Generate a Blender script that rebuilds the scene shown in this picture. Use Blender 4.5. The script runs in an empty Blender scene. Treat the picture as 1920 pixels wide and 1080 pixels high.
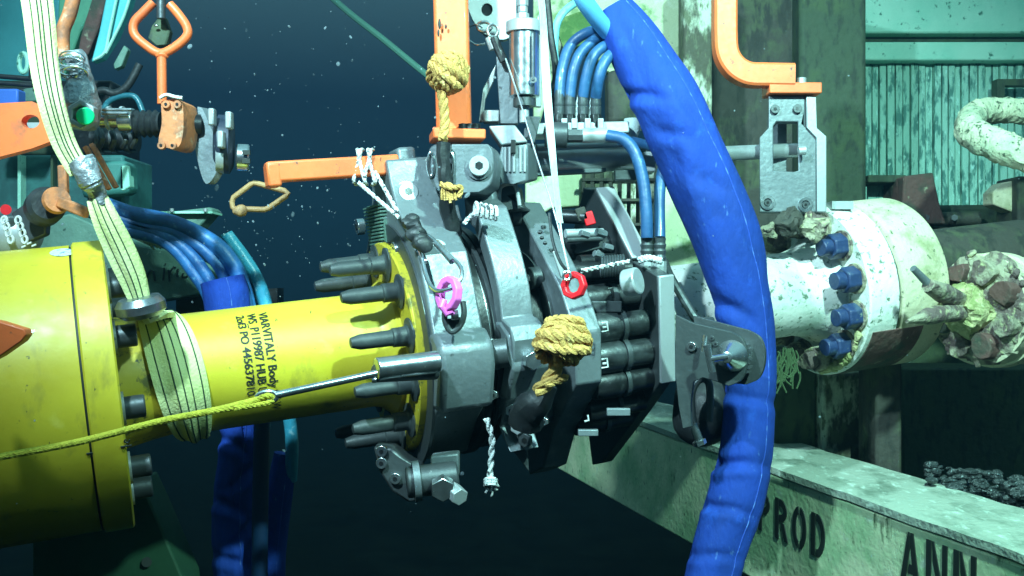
import bpy, math, random
from math import pi, sin, cos, radians as R
from mathutils import Vector as V, Matrix, noise
from mathutils.geometry import tessellate_polygon
random.seed(7)
scene = bpy.context.scene
col = scene.collection
# ---------------------------------------------------------------- camera
F = 2000.0                      # focal length in photo pixels (1920 wide)
CAM = V((0, 0, 2.2))
cd = bpy.data.cameras.new('camera'); cam = bpy.data.objects.new('camera', cd); col.objects.link(cam)
cam.location = CAM; cam.rotation_euler = (R(90), 0, 0)
cd.lens = 36 * F / 1920; cd.clip_end = 400; cd.clip_start = .02
scene.camera = cam
# ---------------------------------------------------------------- dark sea water, plus an added bright fill overhead, out of view
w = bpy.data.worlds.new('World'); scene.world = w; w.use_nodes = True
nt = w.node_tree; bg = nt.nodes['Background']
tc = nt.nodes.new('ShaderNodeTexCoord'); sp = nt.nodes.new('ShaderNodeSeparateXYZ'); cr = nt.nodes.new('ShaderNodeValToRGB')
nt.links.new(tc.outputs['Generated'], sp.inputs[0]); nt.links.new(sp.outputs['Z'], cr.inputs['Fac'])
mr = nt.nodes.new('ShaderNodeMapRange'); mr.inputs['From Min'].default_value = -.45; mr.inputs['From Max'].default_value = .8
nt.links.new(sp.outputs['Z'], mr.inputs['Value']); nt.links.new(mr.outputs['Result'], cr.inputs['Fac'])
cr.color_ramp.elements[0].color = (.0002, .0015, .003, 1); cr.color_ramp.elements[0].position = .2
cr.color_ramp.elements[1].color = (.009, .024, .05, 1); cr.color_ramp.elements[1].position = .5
e_ = cr.color_ramp.elements.new(.9); e_.color = (.24, .60, .64, 1)  # unseen cyan glow overhead, added for soft top light and steel reflections
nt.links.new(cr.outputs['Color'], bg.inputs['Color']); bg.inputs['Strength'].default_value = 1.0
# ---------------------------------------------------------------- the dive vehicle's floodlights, above the camera
def lamp(name, loc, target, power, color, size, spot=100):
    ld = bpy.data.lights.new(name, 'SPOT'); ld.energy = power; ld.color = color
    ld.shadow_soft_size = size; ld.spot_size = R(spot); ld.spot_blend = .9
    o = bpy.data.objects.new(name, ld); col.objects.link(o)
    o.location = loc; o.rotation_euler = (V(target) - V(loc)).to_track_quat('-Z', 'Y').to_euler()
lamp('floodlight', (-.95, .75, 4.0), (-.42, 3.0, 2.86), 840, (.56, .94, 1), .06, 76)
lamp('floodlight', (1.05, .75, 4.0), (.90, 3.3, 2.15), 900, (.50, 1, .88), .06, 86)
scene.view_settings.view_transform = 'Standard'; scene.view_settings.look = 'None'
scene.view_settings.exposure = 0; scene.view_settings.gamma = 1
scene.cycles.max_bounces = 6
# ================================================================ helpers
def P(px, py, d):               # photo pixel + distance ahead of the camera -> point of the place
    return CAM + V(((px - 960) * d / F, d, (540 - py) * d / F))
U = V((2.6, 1, .3045)).normalized()          # long axis of the pipeline and clamp
VV = (V((0, 0, 1)) - U * U.z).normalized()   # up, square to the axis
W = U.cross(VV)                              # towards the diver's side
if W.y > 0: W = -W
A0 = P(960, 620, 3.0)
def L(u, v, w): return A0 + U * u + VV * v + W * w
def ux(px): return (px - 960) * 3 / (F * U.x - U.y * (px - 960))
def onu(px, py, u):             # where a sight line meets the cross-section at u
    r = P(px, py, 1) - CAM; o = A0 + U * u
    t = (o - CAM).dot(U) / r.dot(U); q = CAM + r * t - o
    return q.dot(VV), q.dot(W)
def Lpx(px, py, u, dw=0):
    v, w_ = onu(px, py, u); return L(u, v, w_ + dw)
def dep(px, py, u): return Lpx(px, py, u).y
def catmull(pts, n=8):
    pts = [tuple(p) for p in pts]; out = []
    q = [pts[0]] + pts + [pts[-1]]
    for i in range(1, len(q) - 2):
        for k in range(n):
            t = k / n
            out.append(tuple(.5 * (2 * b + (c - a) * t + (2 * a - 5 * b + 4 * c - d) * t * t + (-a + 3 * b - 3 * c + d) * t ** 3)
                             for a, b, c, d in zip(q[i-1], q[i], q[i+1], q[i+2])))
    out.append(q[-2]); return out
def perp(t):
    t = t.normalized(); a = V((0, 0, 1)) if abs(t.z) < .9 else V((1, 0, 0))
    x = (a - t * a.dot(t)).normalized(); return x, t.cross(x)
def frames(pts):
    n = len(pts); T = []
    for i in range(n):
        T.append((pts[min(i+1, n-1)] - pts[max(i-1, 0)]).normalized())
    x, y = perp(T[0]); fr = [(x, y)]
    for i in range(1, n):
        x = (x - T[i] * x.dot(T[i])); x = x.normalized() if x.length > 1e-6 else perp(T[i])[0]
        fr.append((x, T[i].cross(x)))
    return T, fr
worldpos = {}
class MB:
    def __init__(s): s.v = []; s.f = []
    def add(s, vs, fs):
        n = len(s.v); s.v += [V(q) for q in vs]; s.f += [tuple(i + n for i in f) for f in fs]; return s
    def hexa(s, c, a, b, d):     # box from centre and three half-axis vectors
        c, a, b, d = V(c), V(a), V(b), V(d)
        vs = [c + a * i + b * j + d * k for k in (-1, 1) for j in (-1, 1) for i in (-1, 1)]
        fs = [(0,2,3,1), (4,5,7,6), (0,1,5,4), (2,6,7,3), (0,4,6,2), (1,3,7,5)]
        if a.cross(b).dot(d) < 0: fs = [f[::-1] for f in fs]
        return s.add(vs, fs)
    def box(s, lo, hi):
        lo, hi = V(lo), V(hi); c = (lo + hi) / 2; h = (hi - lo) / 2
        return s.hexa(c, (h.x, 0, 0), (0, h.y, 0), (0, 0, h.z))
    def bar(s, p0, p1, wd, ht, up=None):
        p0, p1 = V(p0), V(p1); t = (p1 - p0); h = t / 2
        up = V(up) if up else V((0, 0, 1))
        if abs(up.dot(t.normalized())) > .95: up = V((0, 1, 0))
        z = (up - t * (up.dot(t) / t.length_squared)).normalized(); x = t.normalized().cross(z)
        return s.hexa((p0 + p1) / 2, h, x * wd / 2, z * ht / 2)
    def tube(s, pts, r, seg=12, caps=True):
        pts = [V(q) for q in pts]; T, fr = frames(pts); n = len(pts); vs = []
        for i, q in enumerate(pts):
            rr = r[i] if isinstance(r, (list, tuple)) else r
            x, y = fr[i]
            vs += [q + (x * cos(2*pi*k/seg) + y * sin(2*pi*k/seg)) * rr for k in range(seg)]
        fs = [(i*seg+k, i*seg+(k+1) % seg, (i+1)*seg+(k+1) % seg, (i+1)*seg+k) for i in range(n-1) for k in range(seg)]
        if caps: fs += [tuple(range(seg))[::-1], tuple(range((n-1)*seg, n*seg))]
        return s.add(vs, fs)
    def loop(s, pts, r, seg=8):  # closed tube
        pts = [V(q) for q in pts]; n = len(pts); vs = []
        c = sum(pts, V()) / n
        for i, q in enumerate(pts):
            t = (pts[(i+1) % n] - pts[i-1]).normalized(); x = q - c; x = (x - t * x.dot(t)).normalized(); y = t.cross(x)
            vs += [q + (x * cos(2*pi*k/seg) + y * sin(2*pi*k/seg)) * r for k in range(seg)]
        fs = [(i*seg+k, i*seg+(k+1) % seg, ((i+1) % n)*seg+(k+1) % seg, ((i+1) % n)*seg+k) for i in range(n) for k in range(seg)]
        return s.add(vs, fs)
    def cyl(s, p0, p1, r, r1=None, seg=24):
        p0, p1 = V(p0), V(p1); r1 = r if r1 is None else r1; x, y = perp(p1 - p0); vs = []
        for q, rr in ((p0, r), (p1, r1)):
            vs += [q + (x * cos(2*pi*k/seg) + y * sin(2*pi*k/seg)) * rr for k in range(seg)]
        fs = [(k, (k+1) % seg, seg+(k+1) % seg, seg+k) for k in range(seg)] + [tuple(range(seg))[::-1], tuple(range(seg, 2*seg))]
        return s.add(vs, fs)
    def lathe(s, o, ax, prof, seg=64):   # prof: (distance along axis, radius)
        o, ax = V(o), V(ax).normalized(); x, y = perp(ax); vs = []
        for a, r in prof: vs += [o + ax * a + (x * cos(2*pi*k/seg) + y * sin(2*pi*k/seg)) * max(r, .0002) for k in range(seg)]
        n = len(prof)
        fs = [(i*seg+k, i*seg+(k+1) % seg, (i+1)*seg+(k+1) % seg, (i+1)*seg+k) for i in range(n-1) for k in range(seg)]
        fs += [tuple(range(seg))[::-1], tuple(range((n-1)*seg, n*seg))]
        return s.add(vs, fs)
    def ring(s, o, ax, r0, r1, h, seg=48):  # washer / short pipe
        o, ax = V(o), V(ax).normalized(); x, y = perp(ax); vs = []
        for a, r in ((0, r1), (h, r1), (h, r0), (0, r0)):
            vs += [o + ax * a + (x * cos(2*pi*k/seg) + y * sin(2*pi*k/seg)) * r for k in range(seg)]
        fs = [(i*seg+k, i*seg+(k+1) % seg, ((i+1) % 4)*seg+(k+1) % seg, ((i+1) % 4)*seg+k) for i in range(4) for k in range(seg)]
        return s.add(vs, fs)
    def prism(s, poly, vec, holes=()):
        vec = V(vec); loops = [[V(q) for q in poly]] + [[V(q) for q in h] for h in holes]
        flat = [q for l in loops for q in l]; n = len(flat)
        tris = tessellate_polygon(loops)
        vs = flat + [q + vec for q in flat]; fs = []
        nrm = V()
        for t in tris: nrm += (flat[t[1]] - flat[t[0]]).cross(flat[t[2]] - flat[t[0]])
        for t in tris:
            fs.append(tuple(t)); fs.append(tuple(i + n for i in t[::-1]))
        k = 0
        for l in loops:
            m = len(l); fs += [(k+i, k+(i+1) % m, n+k+(i+1) % m, n+k+i) for i in range(m)]; k += m
        s.fix = True
        return s.add(vs, fs)
    def ell(s, c, rx, ry=None, rz=None, seg=16, rings=10, axes=None):
        c = V(c); ry = ry or rx; rz = rz or rx; ax = axes or (V((1,0,0)), V((0,1,0)), V((0,0,1)))
        vs = [c + ax[0]*rx*cos(2*pi*k/seg)*sin(pi*j/rings) + ax[1]*ry*sin(2*pi*k/seg)*sin(pi*j/rings) + ax[2]*rz*cos(pi*j/rings)
              for j in range(rings+1) for k in range(seg)]
        fs = [(j*seg+k, (j+1)*seg+k, (j+1)*seg+(k+1) % seg, j*seg+(k+1) % seg) for j in range(rings) for k in range(seg)]
        return s.add(vs, fs)
    def rope(s, pts, r, pitch=None, strands=3, seg=6, twist0=0):
        pts = [V(q) for q in pts]; T, fr = frames(pts); pitch = pitch or r * 7; d = [0]
        for i in range(1, len(pts)): d.append(d[-1] + (pts[i]-pts[i-1]).length)
        for k in range(strands):
            q = []
            for i, p_ in enumerate(pts):
                a = twist0 + 2*pi*(d[i]/pitch + k/strands); q.append(p_ + (fr[i][0]*cos(a) + fr[i][1]*sin(a)) * r*.5)
            s.tube(q, r*.56, seg)
        return s
    def jitter(s, amp, scale, seed=0):
        for q in s.v:
            q += noise.noise_vector(q * scale + V((seed, 0, 0))) * amp
        return s
    def build(s, name, mat, parent=None, smooth=30, bevel=0, **tags):
        vs = s.v; lo = V([min(q[i] for q in vs) for i in range(3)]); hi = V([max(q[i] for q in vs) for i in range(3)])
        org = V(((lo.x+hi.x)/2, (lo.y+hi.y)/2, lo.z)) if parent is None else (lo + hi) / 2
        me = bpy.data.meshes.new(name); me.from_pydata([q - org for q in vs], [], s.f); me.validate(); me.update()
        import bmesh
        bm = bmesh.new(); bm.from_mesh(me); bmesh.ops.remove_doubles(bm, verts=bm.verts, dist=1e-6)
        bmesh.ops.recalc_face_normals(bm, faces=bm.faces); bm.to_mesh(me); bm.free()
        me.materials.append(mat)
        me.polygons.foreach_set('use_smooth', [smooth > 0] * len(me.polygons))
        if smooth: me.set_sharp_from_angle(angle=R(smooth))
        o = bpy.data.objects.new(name, me); col.objects.link(o)
        if parent is not None: o.parent = parent; o.location = org - worldpos[parent]
        else: o.location = org
        worldpos[o] = org
        if bevel:
            b = o.modifiers.new('Bevel', 'BEVEL'); b.width = bevel; b.segments = 2; b.limit_method = 'ANGLE'; b.angle_limit = R(35); b.use_clamp_overlap = True
        tag(o, **tags); return o
def tag(o, label=None, cat=None, group=None, kind=None):
    if label: o['label'] = label
    if cat: o['category'] = cat
    if group: o['group'] = group
    if kind: o['kind'] = kind
def thing(name, loc, label, cat, group=None):
    o = bpy.data.objects.new(name, None); col.objects.link(o); o.location = loc; o.empty_display_size = .05
    worldpos[o] = V(loc); tag(o, label, cat, group); return o
# ---------------------------------------------------------------- materials
mats = {}
def M(name, base, rough=.5, metal=0, layers=(), bump=None, coat=0, spec=.5, alpha=1):
    m = bpy.data.materials.new(name); m.use_nodes = True; nt = m.node_tree; b = nt.nodes['Principled BSDF']
    b.inputs['Roughness'].default_value = rough; b.inputs['Metallic'].default_value = metal
    b.inputs['Coat Weight'].default_value = coat; b.inputs['Specular IOR Level'].default_value = spec
    b.inputs['Alpha'].default_value = alpha
    tc = nt.nodes.new('ShaderNodeTexCoord'); geo = nt.nodes.new('ShaderNodeNewGeometry'); last = None
    for i, (c, sc, lo, hi, st) in enumerate(layers):     # colour, scale, mask range, stretch
        mp = nt.nodes.new('ShaderNodeMapping'); mp.inputs['Scale'].default_value = st; mp.inputs['Location'].default_value = (i*3.3, i*1.7, i)
        nt.links.new(geo.outputs['Position'], mp.inputs['Vector'])
        n = nt.nodes.new('ShaderNodeTexNoise'); n.inputs['Scale'].default_value = sc; n.inputs['Detail'].default_value = 6; n.inputs['Roughness'].default_value = .62
        nt.links.new(mp.outputs[0], n.inputs['Vector'])
        r = nt.nodes.new('ShaderNodeMapRange'); r.inputs['From Min'].default_value = lo; r.inputs['From Max'].default_value = hi
        nt.links.new(n.outputs['Fac'], r.inputs['Value'])
        mx = nt.nodes.new('ShaderNodeMix'); mx.data_type = 'RGBA'
        nt.links.new(r.outputs['Result'], mx.inputs['Factor'])
        if last: nt.links.new(last, mx.inputs['A'])
        else: mx.inputs['A'].default_value = (*base, 1)
        mx.inputs['B'].default_value = (*c, 1); last = mx.outputs['Result']
    if last: nt.links.new(last, b.inputs['Base Color'])
    else: b.inputs['Base Color'].default_value = (*base, 1)
    if bump:
        n = nt.nodes.new('ShaderNodeTexNoise'); n.inputs['Scale'].default_value = bump[0]; n.inputs['Detail'].default_value = 5
        mp = nt.nodes.new('ShaderNodeMapping'); mp.inputs['Scale'].default_value = bump[2] if len(bump) > 2 else (1, 1, 1)
        nt.links.new(geo.outputs['Position'], mp.inputs[0]); nt.links.new(mp.outputs[0], n.inputs['Vector'])
        bp = nt.nodes.new('ShaderNodeBump'); bp.inputs['Strength'].default_value = bump[1]; bp.inputs['Distance'].default_value = .01
        nt.links.new(n.outputs['Fac'], bp.inputs['Height']); nt.links.new(bp.outputs[0], b.inputs['Normal'])
        rr = nt.nodes.new('ShaderNodeMapRange'); rr.inputs['To Min'].default_value = max(0, rough-.1); rr.inputs['To Max'].default_value = min(1, rough+.15)
        nt.links.new(n.outputs['Fac'], rr.inputs['Value']); nt.links.new(rr.outputs[0], b.inputs['Roughness'])
    mats[name] = m; return m
I1 = (1, 1, 1)
yel = M('yellow_paint', (.66, .53, .035), .42, 0, [((.50, .38, .02), 2.2, .42, .66, I1), ((.30, .24, .04), 11, .58, .74, (1, 1, .45)), ((.08, .08, .03), 70, .66, .71, I1), ((.10, .09, .03), 26, .70, .73, (3, .4, 1)), ((.78, .66, .12), 9, .6, .8, I1)], (40, .05), coat=.1)
yeld = M('worn_yellow_paint', (.52, .40, .025), .5, 0, [((.16, .14, .03), 22, .52, .62, I1), ((.05, .05, .03), 50, .6, .68, I1)], (40, .1))
org = M('orange_paint', (.98, .19, .05), .45, 0, [((.74, .13, .035), 5, .45, .7, I1), ((.45, .14, .07), 14, .6, .75, I1), ((.12, .07, .05), 50, .655, .70, I1)], (60, .05), coat=.1)
orgd = M('worn_orange_paint', (.62, .2, .07), .6, 0, [((.3, .12, .06), 20, .45, .6, I1), ((.6, .4, .25), 34, .6, .7, I1)], (60, .2))
alu = M('anodised_aluminium', (.19, .215, .23), .40, .35, [((.14, .16, .175), 3, .42, .62, I1), ((.26, .29, .31), 26, .56, .76, I1), ((.07, .08, .085), 60, .64, .70, I1), ((.4, .42, .43), 90, .68, .72, (3, 1, .3))], (70, .12))
alud = M('dark_machined_metal', (.075, .085, .09), .4, .5, [((.07, .08, .085), 8, .4, .6, I1), ((.3, .32, .32), 60, .68, .74, I1)], (80, .08))
alul = M('bright_machined_metal', (.38, .40, .41), .38, .35, [((.42, .45, .46), 6, .4, .6, I1), ((.22, .24, .25), 50, .66, .74, I1)], (90, .05))
chrome = M('polished_steel', (.66, .69, .71), .2, .95, [((.5, .53, .55), 20, .5, .7, I1)], (60, .04))
dcyl = M('worn_dark_cylinder_steel', (.045, .052, .055), .38, .4, [((.015, .017, .018), 9, .45, .6, (1, 1, 3)), ((.16, .17, .17), 40, .62, .7, I1)], (60, .15))
brush = M('brushed_steel', (.46, .49, .50), .33, .55, [((.32, .34, .35), 14, .5, .7, I1)], (60, .05))
blk = M('black_rubber', (.012, .014, .016), .5, 0, [((.03, .034, .036), 18, .45, .7, I1)], (60, .2))
blk2 = M('black_steel', (.016, .018, .02), .35, .4, [((.08, .085, .09), 30, .6, .75, I1)], (60, .12))
cap = M('grey_stud_cap', (.032, .04, .042), .5, 0, [((.06, .07, .07), 12, .5, .7, I1)], (70, .1))
blue = M('blue_sleeve_fabric', (.012, .05, .33), .8, 0, [((.008, .035, .2), 3, .45, .7, I1), ((.02, .09, .5), 12, .6, .8, I1), ((.05, .12, .36), 60, .64, .72, (1, 1, .4))], (45, .5, (1, 1, .5)), spec=.25)
hosem = M('mid_blue_hose', (.03, .16, .42), .42, 0, [((.015, .08, .24), 9, .45, .65, I1), ((.12, .32, .5), 40, .6, .72, I1)], (50, .2))
seamm = M('pale_blue_seam', (.015, .06, .38), .8, 0, [((.08, .18, .5), 40, .5, .62, I1)])
hose = M('blue_hose', (.025, .10, .24), .42, 0, [((.015, .06, .16), 12, .4, .65, I1), ((.1, .3, .55), 40, .62, .75, I1)], (50, .15), coat=.2)
hosec = M('pale_cyan_hose', (.22, .55, .62), .45, 0, [((.1, .35, .45), 16, .5, .7, I1)], (50, .1))
clear = M('dark_teal_hose', (.02, .12, .16), .3, 0, [((.08, .3, .34), 30, .55, .7, I1)], (50, .15), coat=.3)
sling = M('pale_sling_webbing', (.74, .76, .38), .75, 0, [((.62, .70, .25), 8, .4, .7, I1), ((.45, .5, .2), 60, .66, .76, I1)], (150, .3))
slingd = M('dark_sling_stripe', (.03, .06, .03), .8)
tape = M('silver_tape', (.35, .38, .40), .35, .6, [((.6, .62, .64), 25, .55, .65, I1), ((.1, .12, .13), 20, .6, .7, I1)], (50, .8))
yrope = M('yellow_rope', (.62, .55, .05), .8, 0, [((.4, .36, .03), 50, .5, .7, I1)], (200, .5))
mrope = M('golden_manila_rope', (.60, .35, .10), .8, 0, [((.36, .2, .05), 30, .5, .7, I1), ((.85, .68, .3), 30, .6, .75, I1)], (220, .6))
wrope = M('white_cord', (.66, .68, .68), .8, 0, [((.05, .05, .06), 90, .56, .6, I1)], (200, .5))
wstrap = M('pale_aqua_strap', (.5, .58, .58), .6, 0, [((.36, .46, .46), 20, .5, .7, I1)], (120, .2))
pink = M('pink_paint', (.85, .16, .62), .4, 0, [((.6, .1, .45), 30, .6, .75, I1)], (60, .05))
red = M('red_paint', (.75, .012, .02), .4, 0, [((.4, .01, .02), 30, .6, .75, I1)], (60, .05))
green = M('green_cap', (.0, .55, .2), .4)
whitep = M('fouled_white_paint', (.86, .84, .78), .6, 0, [((.5, .6, .5), 5, .45, .7, I1), ((.16, .22, .15), 55, .57, .64, I1), ((.08, .12, .07), 16, .66, .73, I1)], (60, .25))
creamp = M('fouled_cream_paint', (.66, .60, .42), .65, 0, [((.34, .34, .18), 10, .5, .68, I1), ((.09, .12, .06), 60, .6, .68, I1)], (60, .3))
rust = M('rusty_brown_steel', (.13, .065, .055), .8, 0, [((.05, .06, .04), 8, .45, .6, I1), ((.3, .3, .2), 30, .62, .7, I1)], (40, .7))
growth = M('encrusted_growth', (.34, .31, .22), .9, 0, [((.14, .10, .09), 18, .45, .55, I1), ((.45, .45, .25), 40, .55, .66, I1)], (60, 1.))
growthy = M('yellow_green_growth', (.5, .46, .24), .9, 0, [((.25, .28, .1), 22, .45, .6, I1), ((.7, .7, .4), 50, .6, .7, I1)], (60, 1.))
beamp = M('fouled_pale_green_beam_paint', (.72, .78, .5), .65, 0, [((.36, .55, .3), 4, .42, .6, I1), ((.08, .13, .06), 14, .60, .68, (1, 1, .5)), ((.06, .09, .05), 80, .63, .68, (1, 1, .4)), ((.5, .62, .45), 20, .62, .7, I1)], (50, .25))
silt = M('silty_beam_top', (.34, .40, .32), .85, 0, [((.14, .19, .14), 12, .5, .68, (1, .5, 1)), ((.5, .6, .5), 30, .57, .66, (1, .4, 1))], (60, .6))
teal = M('teal_fouled_panel', (.44, .78, .62), .6, 0, [((.26, .66, .5), 3, .4, .65, I1), ((.05, .2, .14), 28, .62, .68, I1)], (30, .2))
teal2 = M('blue_teal_panel', (.14, .62, .66), .55, 0, [((.1, .5, .55), 4, .4, .65, I1)], (30, .1))
tealw = M('streaky_teal_cladding', (.34, .64, .52), .7, 0, [((.08, .24, .2), 34, .5, .58, (1, 1, .28)), ((.5, .85, .75), 50, .6, .68, (1, 1, .5))], (50, .7, (1, 1, .3)))
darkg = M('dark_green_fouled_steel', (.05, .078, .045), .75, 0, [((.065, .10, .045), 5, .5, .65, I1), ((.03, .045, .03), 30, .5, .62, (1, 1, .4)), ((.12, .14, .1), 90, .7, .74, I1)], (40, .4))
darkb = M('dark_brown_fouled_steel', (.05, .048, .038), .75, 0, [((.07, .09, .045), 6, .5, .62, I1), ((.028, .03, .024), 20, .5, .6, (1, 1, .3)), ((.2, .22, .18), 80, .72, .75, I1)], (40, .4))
mottle = M('mottled_white_post_paint', (.5, .55, .42), .75, 0, [((.07, .07, .045), 7, .42, .5, (1, 1, .5)), ((.12, .14, .08), 40, .52, .6, (1, 1, .4))], (40, .6))
frosty = M('pale_yellow_frame_paint', (.55, .62, .38), .6, 0, [((.2, .32, .12), 6, .52, .6, I1), ((.75, .8, .65), 10, .55, .7, I1), ((.05, .08, .04), 40, .64, .7, I1)], (40, .3))
panelg = M('grey_green_panel', (.12, .22, .17), .6, 0, [((.07, .14, .11), 6, .45, .6, I1), ((.3, .4, .33), 50, .66, .72, I1)], (40, .3))
inkm = M('black_stencil_paint', (.012, .018, .014), .6)
whitei = M('white_marking', (.6, .62, .62), .6)
purple = M('blue_painted_nut', (.02, .042, .12), .45, 0, [((.06, .1, .16), 20, .5, .65, I1), ((.2, .25, .2), 60, .66, .72, I1)], (60, .3))
snow = M('pale_drifting_particles', (.3, .36, .4), 1, alpha=.4)
grav = M('dark_wet_gravel', (.04, .05, .05), .3, 0, [((.5, .6, .6), 60, .62, .68, I1)], (80, 1.))
mud = M('dark_seabed_mud', (.004, .007, .006), .9, 0, [((.008, .012, .009), 3, .4, .6, I1)], (10, .5), spec=.03)
# ================================================================ THE SETTING
g = MB(); n = 24
vs = [(-30 + 60*i/n, -4 + 60*j/n, .25*noise.noise(V((i*.6, j*.6, 0)))) for j in range(n+1) for i in range(n+1)]
g.add(vs, [(j*(n+1)+i, j*(n+1)+i+1, (j+1)*(n+1)+i+1, (j+1)*(n+1)+i) for j in range(n) for i in range(n)])
g.build('seabed', mud, kind='structure')
# ---------------------------------------------------------------- beam with stencilled letters
BD = V((-.293, 1, .0205)).normalized(); BR = V((1, .293, 0)).normalized(); BZ = BR.cross(BD)
if BZ.z < 0: BZ = -BZ
B0 = P(1452, 876, 3.3)
def beampx(px, py):               # point on the lettered face of the beam
    r = P(px, py, 1) - CAM; nn = BR; t = (B0 - CAM).dot(nn) / r.dot(nn); return CAM + r * t
beam = thing('structural_beam', B0 - BZ*.37, 'long pale green algae-stained beam stencilled PROD and ANN running under the white pipe', 'beam')
a, b_ = -1.9, 2.2; ht = .385; wd = .32
MB().hexa(B0 + BD*(a+b_)/2 + BR*wd/2 - BZ*(ht/2+.012), BD*(b_-a)/2, BR*wd/2, BZ*(ht/2-.012)).build('beam_web', beamp, beam, bevel=.008)
top = MB(); nn_, mm = 60, 8; vs = []
for i in range(nn_+1):
    for j in range(mm+1):
        q = B0 + BD*(a+(b_-a)*i/nn_) + BR*(-.006 + (wd+.01)*j/mm)
        vs.append(q + BZ*(.004*noise.noise(q*14) + .003*noise.noise(q*40)))
nv = len(vs); vs += [q - BZ*.02 for q in vs]
fs = [(i*(mm+1)+j, i*(mm+1)+j+1, (i+1)*(mm+1)+j+1, (i+1)*(mm+1)+j) for i in range(nn_) for j in range(mm)]
fs += [tuple(k+nv for k in f[::-1]) for f in fs]
for i in range(nn_):
    for j in (0, mm): p0 = i*(mm+1)+j; p1 = (i+1)*(mm+1)+j; fs.append((p0, p1, p1+nv, p0+nv))
top.add(vs, fs).build('silted_top_flange', silt, beam)
# stencil letters: strokes in a 0..1 x 0..1 cell, with stencil breaks
def arcs(cx, cy, rx, ry, a0, a1, t, n=10):
    o = [(cx+rx*cos(R(a0+(a1-a0)*i/n)), cy+ry*sin(R(a0+(a1-a0)*i/n))) for i in range(n+1)]
    q = [(cx+(rx-t)*cos(R(a1+(a0-a1)*i/n)), cy+(ry-t*.8)*sin(R(a1+(a0-a1)*i/n))) for i in range(n+1)]
    return o + q
def rc(x0, y0, x1, y1): return [(x0, y0), (x1, y0), (x1, y1), (x0, y1)]
SH = {'P': [rc(0, 0, .24, 1), arcs(.3, .72, .5, .28, -90, 90, .22)],
      'R': [rc(0, 0, .24, 1), arcs(.3, .72, .5, .28, -90, 90, .22), [(.42, .42), (.62, .42), (.9, 0), (.66, 0)]],
      'O': [arcs(.4, .5, .42, .5, 97, 263, .22, 16), arcs(.46, .5, .42, .5, -83, 83, .22, 16)],
      'D': [rc(0, 0, .24, 1), arcs(.32, .5, .52, .5, -90, 90, .22, 16)],
      'A': [[(0, 0), (.22, 0), (.44, .72), (.4, 1), (.34, 1)], [(.46, 1), (.6, 1), (.92, 0), (.68, 0), (.62, .2), (.36, .2), (.42, .38), (.56, .38), (.47, .74)]],
      'N': [rc(0, 0, .22, 1), [(.27, 1), (.3, .62), (.62, 0), (.68, 0), (.68, .3), (.34, 1)], rc(.73, 0, .94, 1)]}
def stencil(word, x0px, y0px, y1px, pitch, start_t, hgt, drop, parent):
    s_ = start_t
    for ch in word:
        m = MB()
        for poly in SH[ch]:
            pts = [B0 + BD*(-(s_ + x*pitch*.82)) - BZ*(drop + hgt*(1-y)) - BR*.003 for x, y in poly]
            m.prism(pts, BR*.0045)
        m.build('stencil_letter', inkm, parent, smooth=0)
        s_ += pitch
def tpos(px, py): q = beampx(px, py) - B0; return -q.dot(BD), -q.dot(BZ)
sP, dP = tpos(1424, 925); eD, _ = tpos(1556, 975); _, dB = tpos(1462, 1000)
h1 = tpos(1455, 994)[1] - tpos(1455, 932)[1]
stencil('PROD', 0, 0, 0, (eD - sP)/3.9, sP, h1*1.22, tpos(1455, 932)[1], beam)
sA, _ = tpos(1690, 1040); eN, _ = tpos(1842, 1050)
stencil('ANN', 0, 0, 0, (eN - sA)/2.95, sA, h1*1.25, tpos(1711, 1000)[1], beam)
# lower columns that stand on / behind the beam
def pbox(px0, py0, px1, py1, d, thick, yaw=0):   # box whose front face spans these photo pixels at distance d
    a, b2 = P(px0, py0, d), P(px1, py1, d); m = MB()
    c = (a + b2)/2 + V((0, thick/2, 0)); ex = V((abs(b2.x-a.x)/2, 0, 0)); ez = V((0, 0, abs(b2.z-a.z)/2)); ey = V((0, thick/2, 0))
    if yaw:
        rot = Matrix.Rotation(R(yaw), 3, 'Z'); ex = rot @ ex; ey = rot @ ey
    return m.hexa(c, ex, ey, ez)
def ppoly(pts, d, thick, holes=()):
    return MB().prism([P(x, y, d) for x, y in pts], V((0, thick, 0)), [[P(x, y, d) for x, y in h] for h in holes])
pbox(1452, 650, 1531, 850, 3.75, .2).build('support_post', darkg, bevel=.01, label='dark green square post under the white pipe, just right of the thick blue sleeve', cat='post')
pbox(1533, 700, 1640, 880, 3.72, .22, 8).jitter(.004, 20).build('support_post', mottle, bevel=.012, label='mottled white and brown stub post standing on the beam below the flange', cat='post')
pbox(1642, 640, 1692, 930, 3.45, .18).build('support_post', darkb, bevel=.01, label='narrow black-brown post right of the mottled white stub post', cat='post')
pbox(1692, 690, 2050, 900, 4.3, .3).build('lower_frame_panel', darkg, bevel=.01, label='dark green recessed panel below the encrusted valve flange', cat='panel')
# gravel heap
m = MB()
for i in range(420):
    px = random.uniform(1740, 2000); py = 878 + random.random()**1.2*85 + (px-1790)*.16
    r_ = random.uniform(.004, .013)*random.choice((1, 1, 1, 1.9)); c = P(px, py, random.uniform(3.0, 3.35) if py > 900 else 3.35)
    m.ell(c, r_*random.uniform(.8, 1.7), r_, r_*random.uniform(.5, 1), seg=7, rings=5)
m.jitter(.004, 90).build('gravel_heap', grav, smooth=0, kind='stuff', label='heap of dark wet gravel and shell bits behind the beam', cat='gravel')
m = MB(); m.ell(P(1900, 1010, 3.45), .5, .3, .16, 24, 14); m.jitter(.03, 7).build('sediment_mound', mud, kind='structure')
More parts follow.
